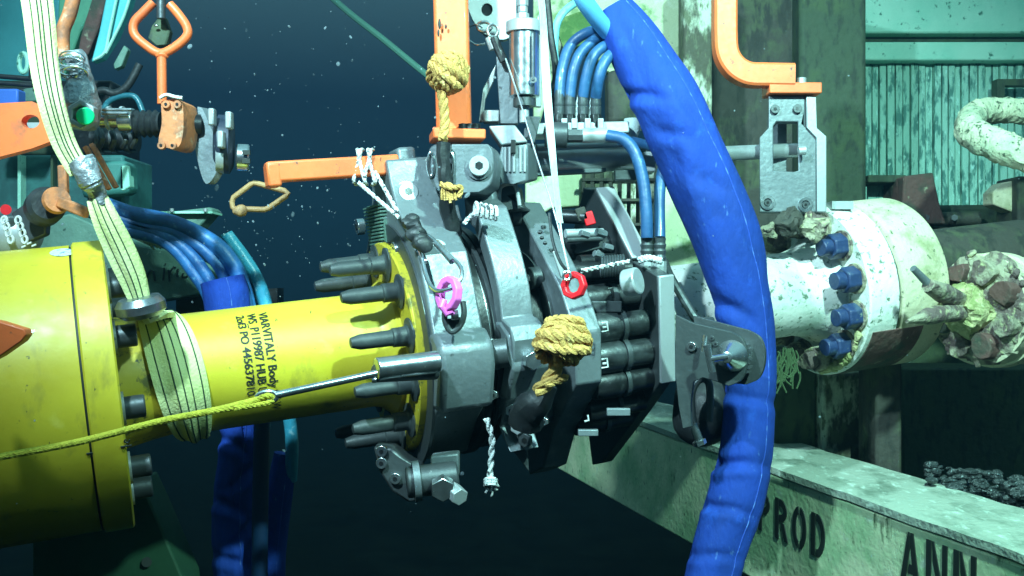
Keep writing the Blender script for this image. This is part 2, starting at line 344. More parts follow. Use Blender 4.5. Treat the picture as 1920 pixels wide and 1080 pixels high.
# ---------------------------------------------------------------- dark column and posts behind the white pipe
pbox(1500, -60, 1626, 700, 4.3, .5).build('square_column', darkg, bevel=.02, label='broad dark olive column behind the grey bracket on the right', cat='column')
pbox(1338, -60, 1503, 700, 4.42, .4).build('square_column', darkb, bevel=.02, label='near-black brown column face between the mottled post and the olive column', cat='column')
pbox(1282, -60, 1336, 620, 4.0, .14).jitter(.003, 20).build('frame_post', mottle, bevel=.01, label='mottled brown and white post behind the thick blue sleeve', cat='post')
# panels top right
cab = thing('clad_wall', P(1780, 600, 5.2), 'teal wall with ribbed streaky cladding and two flat boards above it on the far right', 'wall')
pbox(1560, -200, 2300, 62, 5.0, .15).build('upper_board', teal, cab, bevel=.01)
pbox(1560, 70, 2300, 78, 5.08, .1).build('dark_joint', darkg, cab)
pbox(1560, 78, 2300, 113, 5.02, .12).build('lower_board', teal, cab, bevel=.008)
m = MB(); x = 1560
while x < 2300:
    wdt = random.uniform(11, 16); a_, b2 = P(x, 116, 5.1), P(x+wdt, 520, 5.1)
    off = random.uniform(-.012, .012); m.box((a_.x, 5.1+off, b2.z), (b2.x-.006, 5.2, a_.z)); x += wdt
m.box((P(1560, 0, 5.14).x, 5.15, P(0, 520, 5.14).z), (P(2300, 0, 5.14).x, 5.25, P(0, 116, 5.14).z))
m.build('ribbed_cladding', tealw, cab, smooth=0, bevel=.003)
m = ppoly([(1870, 148), (1960, 148), (1960, 160), (1884, 160), (1884, 195), (1870, 195)], 4.95, .06); m.build('corner_trim', darkg, cab)
# dark machinery between cladding and the flanges
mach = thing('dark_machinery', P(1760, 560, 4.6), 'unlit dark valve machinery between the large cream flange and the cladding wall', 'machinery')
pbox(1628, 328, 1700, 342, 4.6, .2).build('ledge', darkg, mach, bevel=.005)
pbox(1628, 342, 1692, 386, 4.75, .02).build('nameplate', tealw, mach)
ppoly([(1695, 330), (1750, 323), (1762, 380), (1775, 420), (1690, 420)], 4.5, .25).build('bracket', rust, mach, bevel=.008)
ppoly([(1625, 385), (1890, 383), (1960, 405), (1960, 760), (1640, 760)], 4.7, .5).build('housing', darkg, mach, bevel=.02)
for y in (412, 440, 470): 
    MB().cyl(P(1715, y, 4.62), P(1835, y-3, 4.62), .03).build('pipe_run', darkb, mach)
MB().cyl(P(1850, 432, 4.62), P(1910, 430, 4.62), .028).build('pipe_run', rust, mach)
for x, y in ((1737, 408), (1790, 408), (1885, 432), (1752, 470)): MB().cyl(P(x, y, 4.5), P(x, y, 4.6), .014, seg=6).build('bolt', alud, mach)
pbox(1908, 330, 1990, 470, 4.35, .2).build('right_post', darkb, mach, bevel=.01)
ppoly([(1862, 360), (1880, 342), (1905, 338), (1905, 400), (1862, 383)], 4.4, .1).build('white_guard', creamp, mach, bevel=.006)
# white U-shaped pipe
pts = catmull([P(2050, 200, 3.9), P(1920, 208, 3.9), (P(1850, 208, 3.85)), P(1822, 222, 3.75), P(1822, 248, 3.62), P(1862, 268, 3.52), P(1920, 290, 3.45), P(2050, 330, 3.4)], 8)
m = MB().tube(pts, [.046 + .006*(i > 30) for i in range(len(pts))], 20); m.jitter(.006, 25)
m.jitter(.008, 60); m.build('bent_guard_pipe', M('crusted_pale_pipe_paint', (.66, .66, .46), .8, 0, [((.42, .5, .34), 8, .45, .65, I1), ((.1, .13, .08), 55, .56, .62, I1)], (60, .8)), label='thick pale fouled pipe bent back on itself at the right edge', cat='pipe')
# ---------------------------------------------------------------- pale frame behind the tool (top centre right)
fr = thing('pale_frame', P(1150, 520, 4.2), 'bright pale yellow mottled frame plates behind the hydraulic hoses', 'frame')
ppoly([(1000, -60), (1290, -60), (1284, 40), (1285, 500), (1240, 500), (1243, 330), (1200, 190), (1060, 60), (1010, 240), (1000, 240)], 4.3, .08).build('upper_plate', frosty, fr, bevel=.01)
ppoly([(1236, 500), (1240, 420), (1250, 330), (1335, 500), (1345, 540), (1236, 540)], 3.75, .05).build('leg_plate', frosty, fr, bevel=.008)
ppoly([(985, 330), (1092, 325), (1090, 386), (1035, 390), (985, 420)], 4.0, .1).build('lower_plate', frosty, fr, bevel=.008)
ppoly([(1040, 40), (1090, 20), (1135, 40), (1150, 90), (1100, 80), (1060, 95)], 4.1, .06).jitter(.01, 12).build('algae_patch', M('moss', (.07, .16, .04), .9, 0, [((.2, .3, .1), 20, .5, .65, I1)], (40, .8)), fr)
gr = thing('slatted_grille', P(1160, 430, 3.95), 'brown slatted grille seen under the chrome cylinder', 'grille')
for x in range(1098, 1225, 17): pbox(x, 318, x+9, 445, 3.92, .03).build('slat', mottle, gr)
for y in (334, 372, 418): pbox(1092, y, 1230, y+5, 3.9, .03).build('crossbar', darkb, gr)
pbox(1090, 310, 1235, 560, 4.1, .05).build('backing', darkb, gr)
pbox(1140, 130, 1235, 232, 3.9, .15).build('junction_box', darkb, bevel=.02, label='dark rounded box behind the hose fittings beside the blue sleeve', cat='box')
# ================================================================ YELLOW SPOOL
spool = thing('yellow_spool', L(ux(240), -.35, 0), 'lime yellow pipe spool with a huge cylindrical housing at its left end', 'pipe spool')
uh = ux(222); rh = .347
MB().lathe(L(-2.2, 0, 0), U, [(0, rh-.01), (.02, rh), (uh+2.2-.075, rh)], 96).build('housing', yel, spool)
MB().lathe(L(uh-.07, 0, 0), U, [(0, rh+.001), (.004, rh+.006), (.066, rh+.006), (.07, rh), (.0705, .2)], 96).build('housing_rim', yel, spool)
MB().ring(L(uh-.075, 0, 0), U, rh-.02, rh-.004, .005, 96).build('rim_gap', inkm, spool)
up = ux(322)
MB().lathe(L(uh-.01, 0, 0), U, [(0, .165), (.08, .15), (up-uh+.02, .142)], 64).build('neck', yeld, spool)
prof = [(0, .12), (.0, .145), (.008, .151)]; Lp = ux(690) - up
prof += [(Lp, .152), (Lp+.02, .158), (Lp+.045, .178), (Lp+.075, .178)]
MB().lathe(L(up, 0, 0), U, prof, 96).build('pipe', yel, spool)
uf = ux(728)
MB().lathe(L(uf, 0, 0), U, [(0, .16), (0, .278), (.004, .282), (.04, .282), (.044, .278)], 96).build('flange', yeld, spool)
for k in range(12):
    th = R(20 + 30*k); v, w_ = .236*cos(th), .236*sin(th); m = MB()
    q = L(uf, v, w_)
    m.lathe(q, -U, [(-.01, .045), (.004, .045), (.007, .030), (.012, .025), (.045, .024), (.048, .0205), (.128, .019), (.150, .013), (.152, .008)], 20)
    m.jitter(.0015, 30); m.build('stud_cap', cap, spool)
for k in range(10):       # short studs on the right face of the big housing
    th = R(-10 + 36*k); v, w_ = .262*cos(th), .262*sin(th)
    MB().cyl(L(uh, v, w_), L(uh+.05, v, w_), .026, seg=20).build('stud_end', alud, spool, bevel=.004)
    MB().cyl(L(uh, v, w_), L(uh+.006, v, w_), .038, seg=20).build('washer', alul, spool)
# ribs behind flange (small saddle bumps at pipe shoulder)
# lettering wrapped on the pipe
def wraptext(txt, th0, u0, size, parent, rad, arc, name='lettering', step=1.0, bold=.016):
    cu = bpy.data.curves.new('t', 'FONT'); cu.body = txt; cu.size = size; cu.offset = bold*size; cu.space_character = step
    to = bpy.data.objects.new('t', cu); col.objects.link(to)
    bpy.context.view_layer.update()
    me = bpy.data.meshes.new_from_object(to.evaluated_get(bpy.context.evaluated_depsgraph_get()))
    m = MB(); vs = []; kx = arc / max(q.co.x for q in me.vertices)
    for q in me.vertices:
        th = th0 + q.co.x*kx / rad; uu = u0 + q.co.y
        vs.append(L(uu, rad*cos(th), rad*sin(th)))
    m.add(vs, [tuple(p.vertices) for p in me.polygons])
    m.build(name, inkm, parent, smooth=0); bpy.data.objects.remove(to); bpy.data.curves.remove(cu); bpy.data.meshes.remove(me)
# text runs down the pipe: characters advance with angle, tops towards +u
wraptext('VIARVITALY Body S', R(29), ux(487), .030, spool, .1535, .232)
wraptext('WS_P119987 HUB U', R(29), ux(466), .030, spool, .1535, .225)
wraptext('2of3 PO 445637810', R(30), ux(446), .028, spool, .1535, .225)
wraptext('5 W', R(118), ux(492), .028, spool, .1535, .045)
# marks on housing
def hpt(px, py, rad):            # sight line hit on a cylinder around the axis
    r = (P(px, py, 1) - CAM).normalized(); o = CAM - A0; d0 = r - U*r.dot(U); o0 = o - U*o.dot(U)
    A_, B_, C_ = d0.dot(d0), 2*d0.dot(o0), o0.dot(o0) - rad*rad; D_ = max(0, B_*B_ - 4*A_*C_)
    return CAM + r * ((-B_ - math.sqrt(D_)) / (2*A_))
m = MB()
m.tube([hpt(x, y, rh+.001) for x, y in catmull([(162, 851), (190, 846), (222, 840)], 6)], .0018, 5)
m.tube([hpt(x, y, rh+.008) for x, y in [(226, 838), (240, 836), (247, 835)]], .0018, 5)
m.tube([hpt(x, y, rh+.001) for x, y in catmull([(196, 822), (206, 823), (207, 830), (192, 831), (189, 824), (196, 822)], 4)], .0018, 5)
m.tube([hpt(x, y, rh+.008) for x, y in catmull([(236, 824), (233, 828), (240, 830), (243, 824)], 4)], .0018, 5)
m.build('pen_mark', inkm, spool)
# oval sticker
cs = []; 
for i in range(28): t = 2*pi*i/28; cs.append(hpt(117+24*cos(t), 473+7*sin(t)-.06*24*cos(t), rh+.0015))
MB().add(cs, [tuple(range(28))]).build('oval_sticker', M('sticker', (.6, .68, .72), .4, 0, [((.08, .16, .3), 70, .55, .58, I1)]), spool, smooth=0)
m = MB(); m.tube([hpt(x, y, uf and .2835) for x, y in [(0, 0)]*0] or [L(uf+.01, .2825, .02), L(uf+.03, .2825, .03), L(uf+.02, .281, .045)], .0016, 5)
for k in range(5): th = .1+.075*k; m.tube([L(uf+.012, .2835*cos(th), .2835*sin(th)), L(uf+.03, .2835*cos(th+.02), .2835*sin(th+.02)), L(uf+.018, .2835*cos(th+.045), .2835*sin(th+.045))], .0016, 5)
m.build('handwritten_mark', inkm, spool)
# ================================================================ CLAMP TOOL
tool = thing('pipeline_clamp_tool', L(.0, -.42, 0), 'large grey metal clamp tool closed around the joint between yellow and white pipes', 'clamp tool')
def nearprism(pix, u, du, mirror=.92, extra=()):
    nr = [onu(x, y, u) for x, y in pix]
    poly = [L(u, v, w_) for v, w_ in nr] + [L(u, v, -w_*mirror) for v, w_ in nr[::-1] if w_ > .03]
    return MB().prism(poly, U*du)
def radial(px, py, u, off=0):
    v, w_ = onu(px, py, u); q = V((v, w_)).normalized(); return L(u, v+q.x*off, w_+q.y*off), VV*q.x + W*q.y
def bolt(p, nrm, r, parent, name='bolt', mat=None, h=None, sock=True, hexa=False):
    nrm = nrm.normalized(); h = h or r*.5; b = MB()
    if hexa: b.cyl(p - nrm*.01, p + nrm*h, r, seg=6)
    else: b.cyl(p - nrm*.01, p + nrm*h, r, seg=28)
    o = b.build(name, mat or alul, parent, bevel=r*.08)
    if sock:
        MB().cyl(p + nrm*(h*.4), p + nrm*(h+.0015), r*.42, seg=6).build('socket', blk2, o)
    return o
uA = ux(745)
pA = [(700, 300), (724, 300), (732, 345), (744, 392), (766, 440), (784, 480), (800, 560), (812, 630), (822, 655), (828, 700), (824, 760), (806, 800), (790, 860), (760, 868)]
nearprism(pA, uA, .128, .95).build('front_clamp_jaw', alu, tool, bevel=.006)
# inner dark face ring and ribbed grip pad on left face
MB().ring(L(uA-.006, 0, 0), U, .285, .33, .008, 64).build('inner_ring', alud, tool)
m = MB()
v0, w0 = onu(712, 425, uA)
for k in range(13):
    vv = v0 - .055 + .0092*k; m.hexa(L(uA-.008, vv, w0), U*.01, VV*.0026, W*(.062 + .003*k))
m.hexa(L(uA-.003, v0, w0), U*.006, VV*.062, W*.085)
m.build('ribbed_pad', panelg, tool, bevel=.001)
for x, y in ((745, 470), (676, 425)):
    p = Lpx(x, y, uA); bolt(p, -U, .024, tool, mat=chrome)
for x, y, r, px_, up_ in ((764, 362, .026, 736, .25), (818, 470, .026, 779, .55), (846, 822, .022, 790, -.25)):
    p, nn_ = radial(x, y, uA+(x-px_)/675); nn_ = (W + VV*up_).normalized()
    MB().ring(p - nn_*.004, nn_, r*.98, r*1.25, .006, 32).build('washer', alul, tool)
    bolt(p, nn_, r, tool, 'cap_screw', h=.014)
for x, y, r in ((736, 560, .009), (752, 610, .008), (776, 730, .012), (770, 500, .008)):
    bolt(Lpx(x+22, y-10, uA), -U, r, tool, 'plate_screw', chrome)
# thicker saddle band on the near side of jaw A (raised pad y 620-780)
m = nearprism([(815, 632), (826, 650), (832, 700), (828, 770), (812, 790), (800, 640)], uA-.004, .140, 0)
nr = [onu(x, y, uA) for x, y in ((812, 625), (824, 655), (829, 700), (826, 775))]
poly = [L(uA-.004, v, w_+.014) for v, w_ in nr] + [L(uA-.004, v, w_-.06) for v, w_ in nr[::-1]]
MB().prism(poly, U*.138).build('saddle_pad', alu, tool, bevel=.014)
# lug on top that carries the orange bar
m = MB(); c = Lpx(752, 318, uA+.05)
m.hexa(Lpx(756, 315, uA+.07), U*.026, VV*.052, W*.05); m.build('top_lug', alu, tool, bevel=.01)
# lower hinge
hin = MB(); 
hin.prism([P(x, y, 2.66) for x, y in ((700, 838), (735, 840), (760, 862), (790, 880), (790, 938), (765, 942), (735, 922), (712, 885))], V((0, .10, 0))).build('hinge_plate', alud, tool, bevel=.006)
m = MB(); m.cyl(P(762, 905, 2.58), P(858, 893, 2.60), .038, seg=32); o = m.build('hinge_barrel', alud, tool, bevel=.005)
MB().ring(P(775, 903, 2.58), (P(858, 893, 2.6)-P(762, 905, 2.58)), .043, .049, .016).build('collar', alu, o)
MB().hexa(P(835, 872, 2.66), (.035, 0, .004), (0, .03, 0), (0, 0, .03)).build('hinge_block', alu, tool, bevel=.005)
bolt(P(830, 913, 2.54), V((.1, -1, -.15)), .030, tool, 'hinge_nut', chrome, .025, False, True)
bolt(P(852, 922, 2.54), V((.5, -.8, -.3)), .022, tool, 'hinge_nut', alul, .03, False, True)
for x, y in ((716, 868), (742, 897), (716, 846)): bolt(P(x, y, 2.655), V((-.1, -1, 0)), .014, tool, mat=chrome)
# dark core between the jaws
MB().lathe(L(uA+.128, 0, 0), U, [(0, .30), (.01, .315), (.03, .315), (.032, .29), (.06, .29), (.062, .305), (.08, .305), (.082, .28), (.15, .28), (.152, .2)], 96).build('seal_core', blk2, tool)
MB().ring(L(uA+.158, 0, 0), U, .28, .299, .007, 96).build('polished_ring', chrome, tool)
MB().ring(L(uA+.175, 0, 0), U, .28, .301, .012, 96).build('backing_ring', alud, tool)
# jaw B
uB = ux(866)
pB = [(872, 372), (893, 392), (905, 430), (920, 480), (934, 540), (941, 598), (956, 612), (962, 640), (962, 700), (950, 750), (938, 800), (955, 850)]
nr = [onu(x, y, uB) for x, y in pB]
arc = [(v, w_) for v, w_ in nr]
inner = [(v*.86, w_*.86) for v, w_ in nr]
poly = [L(uB, v, w_) for v, w_ in arc] + [L(uB, v, w_) for v, w_ in inner[::-1]]
MB().prism(poly, U*.085).build('second_clamp_jaw', alu, tool, bevel=.006)
poly = [L(uB+.01, v, -w_) for v, w_ in arc] + [L(uB+.01, v, -w_) for v, w_ in inner[::-1]]
MB().prism(poly, U*.07).build('second_clamp_jaw', alu, tool, bevel=.006)
nr = [onu(x, y, uB+.03) for x, y in ((958, 600), (975, 625), (982, 690), (972, 748))]
poly = [L(uB-.005, v, w_+.01) for v, w_ in nr] + [L(uB-.005, v, w_-.05) for v, w_ in nr[::-1]]
MB().prism(poly, U*.105).build('jaw_lug', alu, tool, bevel=.008)
p, nn_ = radial(992, 674, uB+.045, .012)
bolt(p, W, .024, tool, 'hex_bolt', chrome, .02, False, True)
# tie tube between A and B
m = MB(); m.cyl(Lpx(900, 668, uA+.12, .0), Lpx(955, 660, uB, 0), .036, seg=32); o = m.build('tie_tube', alud, tool)
MB().cyl(Lpx(918, 666, uA+.15, .002), Lpx(934, 664, uA+.17, .002), .040, seg=32).build('steel_collar', chrome, o)
# jaw C (octagonal plate)
uC = ux(985)
pC = [(930, 382), (968, 384), (1010, 462), (1052, 545), (1078, 625), (1080, 722), (1036, 808), (1018, 878), (992, 890)]
nearprism(pC, uC, .075, .95).build('octagon_plate', alu, tool, bevel=.005)
MB().ring(L(uC-.01, 0, 0), U, .18, .225, .012, 64).build('inner_ring', alud, tool)
MB().lathe(L(uB+.06, 0, 0), U, [(0, .18), (.12, .18)], 80).build('actuator_ring', blk2, tool)
m = MB(); m.tube([L(uB+.09+.015*sin(i*.9), .205*cos(R(4+i*5)), .205*sin(R(4+i*5))) for i in range(26)], [.024+.007*sin(i*1.7) for i in range(26)], 12); m.jitter(.012, 30); m.build('chain_guard', blk, tool)
for th in (20, 38, 56, 72, 118, 140):
    v, w_ = .215*cos(R(th)), .215*sin(R(th)); c = L(uB+.09, v, w_) + (CAM-L(uB+.1, v, w_)).normalized()*.022
    MB().loop([c + VV*.012*cos(2*pi*j/12) + U*.006*sin(2*pi*j/12) for j in range(12)], .0028, 6).build('guard_link', chrome, tool)
for x, y in ((972, 404), (1012, 520), (1030, 770)):
    p = Lpx(x, y, uC-.004); o = MB().cyl(p - U*.03, p, .03, seg=24).build('actuator_boss', alud, tool, bevel=.003)
    MB().cyl(p - U*.045, p - U*.03, .012, seg=6).build('boss_stud', chrome, o)
for x, y in ((990, 396), (1005, 440)): bolt(Lpx(x+30, y+30, uC+.03) + (CAM-P(1,1,1)).normalized()*0, W, .006, tool, mat=alud)
# black cylinders C..D
uD = ux(1127)
for v, w_, rr in ((.0, .272, .042), (-.078, .275, .044), (-.15, .262, .040), (-.22, .205, .036), (.075, .235, .038), (.145, .165, .036), (.215, .09, .034), (-.27, .12, .034), (.2, -.12, .036), (-.1, -.25, .04), (.05, -.26, .04)):
    o = MB().lathe(L(uC+.07, v, w_), U, [(0, rr*.9), (.02, rr), (.075, rr), (.077, rr*.86), (.085, rr*.86), (.087, rr), (.10, rr), (.103, rr*.8), (uD-uC-.07, rr*.8)], 32).build('actuator_cylinder', blk2 if abs(v) > .1 else dcyl, tool)
    MB().ring(L(uC+.155, v, w_), U, rr*.7, rr*1.02, .012, 32).build('gland_ring', alud, o)
MB().lathe(L(uC+.07, 0, 0), U, [(0, .17), (uD-uC-.07, .17)], 64).build('centre_drum', blk2, tool)
# cross bars & bright clutter between C and D
for x0, y0, x1, y1, r_, mt in ((1060, 438, 1130, 436, .012, alul), (1062, 450, 1128, 447, .008, alud), (1090, 527, 1150, 520, .012, alud), (1120, 578, 1160, 572, .01, alud), (1085, 492, 1150, 488, .02, blk2), (1130, 660, 1190, 652, .008, alud), (1100, 780, 1180, 770, .008, alud)):
    MB().cyl(P(x0, y0, 2.88), P(x1, y1, 2.92), r_, seg=16).build('link_rod', mt, tool)
for x, y, r_ in ((1098, 440, .012), (1130, 438, .014), (1142, 464, .012), (1124, 478, .012), (1176, 655, .013), (1130, 690, .01)):
    bolt(P(x, y, 2.84), V((-.8, -.5, .2)), r_*.8, tool, 'small_bolt', alu, r_*1.5, False, True)
for x0, y0, x1, y1 in ((1138, 766, 1182, 780), (1084, 806, 1122, 818)):
    pbox(x0, y0, x1, y1, 2.72, .02).build('bearing_strip', alu, tool, bevel=.002)
# white E-like marks
def strokes(px, d, ls, th=.003, name='marking', parent=None, mt=None):
    m = MB()
    for l in ls: m.tube([P(px[0]+x, px[1]+y, d) for x, y in l], th, 5)
    return m.build(name, mt or whitei, parent)
for x, y in ((1128, 606), (1128, 674)):
    strokes((x, y), 2.665, [[(0, 0), (10, -2), (12, 14), (0, 16)], [(2, 8), (9, 7)]], .0024, parent=tool)
strokes((1096, 782), 2.72, [[(0, 8), (8, 6), (6, -4)]], .0024, parent=tool)
# Big spring / clevis round white socket nut at (1180,528)
p = P(1172, 532, 2.74)
MB().cyl(p, P(1198, 526, 2.72), .036, seg=32).build('round_nut', alul, tool, bevel=.005)
MB().cyl(p - (P(1198, 526, 2.72)-p).normalized()*.002, p, .020, seg=6).build('nut_socket', blk2, tool)
MB().cyl(P(1060, 510, 2.86), P(1185, 505, 2.86), .026, seg=24).build('damper_rod', blk2, tool)
# plate D
pD = [(1092, 352), (1115, 355), (1150, 420), (1183, 487), (1232, 517), (1234, 600), (1237, 718), (1200, 772), (1128, 868), (1110, 872)]
nearprism(pD, uD, .038, .95).build('back_plate', alud, tool, bevel=.004)
# bright strips on the rim of D, lightened to offset the shadow there
def rimstrip(p0, p1, u, du, thk, mt, name):
    a = onu(*p0, u); b2 = onu(*p1, u); t = V((b2[0]-a[0], b2[1]-a[1])).normalized(); n_ = V((t.y, -t.x))
    if n_.y < 0: n_ = -n_
    poly = [L(u, a[0], a[1]), L(u, b2[0], b2[1]), L(u, b2[0]+n_.x*thk, b2[1]+n_.y*thk), L(u, a[0]+n_.x*thk, a[1]+n_.y*thk)]
    MB().prism(poly, U*du).build(name, mt, tool, bevel=.003)
rimstrip((1116, 356), (1184, 488), uD-.006, .056, .010, alul, 'edge_strip')
rimstrip((1232, 517), (1236, 718), uD-.004, .044, .012, alul, 'edge_strip')
MB().lathe(L(uD+.038, 0, 0), U, [(0, .2), (.03, .2), (.04, .12), (.2, .11)], 64).build('rear_hub', blk2, tool)
for k in range(9):
    c = P(1128+5*k, 500-.4*k, 2.80); MB().loop([c + V((0, .026*cos(2*pi*i/16), .026*sin(2*pi*i/16))) for i in range(16)], .0035, 6).build('spring_coil', alud, tool)
for (x0, y0), (x1, y1), wd_, ht_, d_, mt in (((1092, 556), (1150, 548), .05, .03, 2.84, blk2), ((1095, 575), (1165, 575), .03, .03, 2.80, alud), ((1118, 470), (1165, 505), .03, .012, 2.93, alud), ((1075, 468), (1130, 455), .03, .03, 2.95, alud), ((1040, 470), (1056, 520), .014, .02, 2.75, alul)):
    MB().bar(P(x0, y0, d_), P(x1, y1, d_), wd_, ht_).build('link_block', mt, tool, bevel=.003)
for x, y in ((1012, 436), (1016, 446), (1022, 456)): MB().ell(P(x, y, 2.80), .006, .004, .005, 8, 6).build('wear_mark', blk2, tool)
for (x, y) in ((1104, 410), (1090, 402)):
    MB().hexa(P(x, y, 2.98), (.014, 0, .004), (0, .015, 0), (-.006, 0, .018)).build('red_tab', red if x > 1100 else darkb, tool, bevel=.003)
MB().cyl(P(1050, 405, 3.0), P(1098, 408, 2.98), .02, seg=16).build('link_rod', blk2, tool)
# bent frame behind D, top
m = MB(); m.tube(catmull([P(1245, 490, 3.0), P(1258, 520, 2.95), P(1290, 575, 2.9), P(1308, 600, 2.88), P(1335, 602, 2.9)], 6), .012, 10); m.build('guard_bar', alud, tool)
# ---------------------------------------------------------------- padeye at rear
NE = V((-.42, -.9, 0)).normalized()
pe = thing('torque_bucket', P(1340, 730, 2.72), 'pair of rounded grey lug plates with tee bar pin in front of the blue sleeve', 'lug')
def plane_pts(pts, o, nrm):
    out = []
    for x, y in pts:
        r = P(x, y, 1) - CAM; out.append(CAM + r * ((o - CAM).dot(nrm) / r.dot(nrm)))
    return out
o1 = P(1340, 660, 2.62)
q1 = [(1266, 590), (1300, 606)] + [(x, y) for x, y in catmull([(1370, 622), (1392, 636), (1401, 662), (1399, 692), (1388, 714), (1366, 724)], 4)] + [(1345, 716), (1318, 708), (1300, 716), (1294, 760), (1296, 800), (1280, 804), (1272, 760), (1266, 700)]
MB().prism(plane_pts(q1, o1, NE), -NE*.016).build('front_plate', cap, pe, bevel=.003)
o2 = o1 - NE*.075
q2 = [(1300, 592), (1330, 600)] + [(x+33, y-3) for x, y in catmull([(1370, 622), (1392, 636), (1401, 662), (1399, 692), (1388, 714), (1366, 724)], 4)] + [(1345, 716), (1310, 706)]
MB().prism(plane_pts(q2, o2, NE), -NE*.018).build('rear_plate', alud, pe, bevel=.003)
c0 = plane_pts([(1372, 668)], o1, NE)[0]
MB().cyl(c0 + NE*.004, c0 - NE*.08, .034, seg=32).build('pin', chrome, pe, bevel=.003)
for k in range(7): MB().hexa(plane_pts([(1402+3*(k % 2), 648+8*k)], o1 - NE*.04, NE)[0], NE*.018, V((.004, 0, 0)), V((0, 0, .0035))).build('bearing_tooth', chrome, pe)
MB().lathe(c0 + NE*.002, NE, [(0, .040), (.012, .036), (.05, .014), (.052, .01)], 28).build('cone_nut', chrome, pe)
t0 = plane_pts([(1328, 674)], o1 + NE*.06, NE)[0]
MB().cyl(plane_pts([(1365, 668)], o1 + NE*.05, NE)[0], t0, .008, seg=12).build('tee_stem', chrome, pe)
MB().cyl(t0 + V((-.004, 0, .035)), t0 + V((.01, 0, -.03)), .009, seg=12).build('tee_bar', chrome, pe)
m = MB().cyl(plane_pts([(1322, 628)], o1 + NE*.03, NE)[0], plane_pts([(1318, 660)], o1 + NE*.03, NE)[0], .006, seg=10); m.build('latch_pin', chrome, pe)
bolt(plane_pts([(1297, 650)], o1 + NE*.002, NE)[0], NE, .012, pe, mat=chrome)
for x, y in ((1335, 634), (1342, 645), (1330, 648)): bolt(plane_pts([(x, y)], o1 + NE*.001, NE)[0], NE, .006, pe, mat=alud)
# dangling bolt under it
m = MB().cyl(P(1299, 795, 2.72), P(1312, 828, 2.72), .011, seg=12); m.cyl(P(1310, 826, 2.72), P(1313, 834, 2.72), .018, seg=6)
m.build('hanging_bolt', chrome, label='single bright bolt hanging head down below the rounded grey lug plates', cat='bolt')
# lower hoop bracket
m = MB().tube(catmull([P(1300, 800, 2.8), P(1297, 740, 2.8), P(1312, 712, 2.8), P(1330, 722, 2.8), P(1330, 790, 2.8)], 6), .010, 10)
m.build('hoop', alud, pe)
MB().ell(P(1320, 770, 2.95), .09, .08, .09, 20, 12).jitter(.02, 10).build('dark_cover', blk, pe)
# ================================================================ TOP OF TOOL
# clevis head under the orange post
hd = thing('clevis_head', P(880, 400, 2.85), 'rounded grey clevis head with a large screw beneath the orange post', 'clevis')
m = MB()
m.prism([P(x, y, 2.70) for x, y in [(846, 270)] + [(x, y) for x, y in catmull([(915, 270), (924, 285), (926, 315), (920, 345), (900, 360)], 4)] + [(865, 362), (848, 345)]], V((.02, .12, 0))).build('front_cheek', alu, hd, bevel=.008)
MB().prism([P(x, y, 2.74) for x, y in [(802, 280), (812, 270), (846, 270), (850, 350), (838, 362), (812, 352), (802, 330)]], V((.02, .12, 0))).build('left_cheek', alu, hd, bevel=.008)
for x in (808, 845):
    pts = [P(x+6*cos(t*2*pi/20), 308+22*sin(t*2*pi/20), 2.735 - (.04 if x > 830 else 0)) for t in range(20)]
    MB().loop(pts, .004, 8).build('slot_rim', chrome, hd)
MB().prism([P(x, y, 2.8) for x, y in [(868, 355), (925, 345), (935, 400), (900, 412), (872, 400)]], V((.02, .1, 0))).build('stem', alu, hd, bevel=.008)
bolt(P(898, 312, 2.695), V((.05, -1, .05)), .026, hd, 'cap_screw', alul)
MB().ring(P(898, 312, 2.70), V((0, -1, 0)), .026, .034, .006).build('washer', alu, hd)
# orange post
post = thing('guide_post', P(850, 265, 2.9), 'tall orange square post bolted upright on the clamp tool', 'post')
a, b_ = P(852, 262, 2.86), P(843, -120, 2.88)
MB().bar(a, b_, .092, .08, up=(0, 1, 0)).build('shaft', org, post, bevel=.01)
MB().hexa(P(857, 256, 2.84), (.068, .01, 0), (-.01, .06, 0), (0, 0, .013)).build('base_flange', org, post, bevel=.004)
m = MB().loop([P(852, 248, 2.86) + V((sx*.05, sy*.044, .004*random.random())) for sx, sy in [(-1, -1), (-.5, -1.02), (0, -1), (.5, -1.02), (1, -1), (1.02, 0), (1, 1), (0, 1), (-1, 1), (-1.02, 0)]], .006, 8); m.jitter(.002, 90); m.build('weld_bead', org, post)
for x in (868, 880, 893): bolt(P(x, 244, 2.80), V((0, 0, 1)), .012, post, mat=blk2, h=.016)
m = MB(); m.ell(P(824, 45, 2.815), .004, .002, .014); m.ell(P(822, 62, 2.815), .003, .002, .01); m.ell(P(836, 50, 2.815), .003, .002, .006); m.build('paint_chip', inkm, post)
# orange bar
bar_ = thing('grab_bar', Lpx(620, 320, ux(620)), 'horizontal orange square bar sticking out left from the clamp, wrapped with white cord', 'bar')
ub0, ub1 = ux(504), ux(744)
v0, w0 = onu(742, 308, ux(742)); v1, w1 = onu(500, 322, ux(500))
w0 = w1 = .02
v0 = .428; v1 = .432
def bv(px, py, ww):   # u for a pixel at given w, v solved
    best = None
    r = P(px, py, 1) - CAM; n_ = W; o = A0 + W*ww; t = (o-CAM).dot(n_)/r.dot(n_); q = CAM + r*t - A0; return q.dot(U), q.dot(VV)
ua, va = bv(498, 324, .05); ub, vb = bv(745, 309, .05)
MB().bar(L(ua, va, .05), L(ub, vb, .05), .05, .052, up=VV).build('shaft', org, bar_, bevel=.006)
MB().bar(L(ua+.0, va-.008, .045), L(ua+.035, va-.008, .045), .062, .06, up=VV).build('end_block', org, bar_, bevel=.006)
p = P(714, 305, 2.60); strokes((712, 302), L(ub-.04, vb, .076).y-.002, [[(0, -4), (2, -7), (1, 4)]], .0018, parent=bar_, mt=inkm)
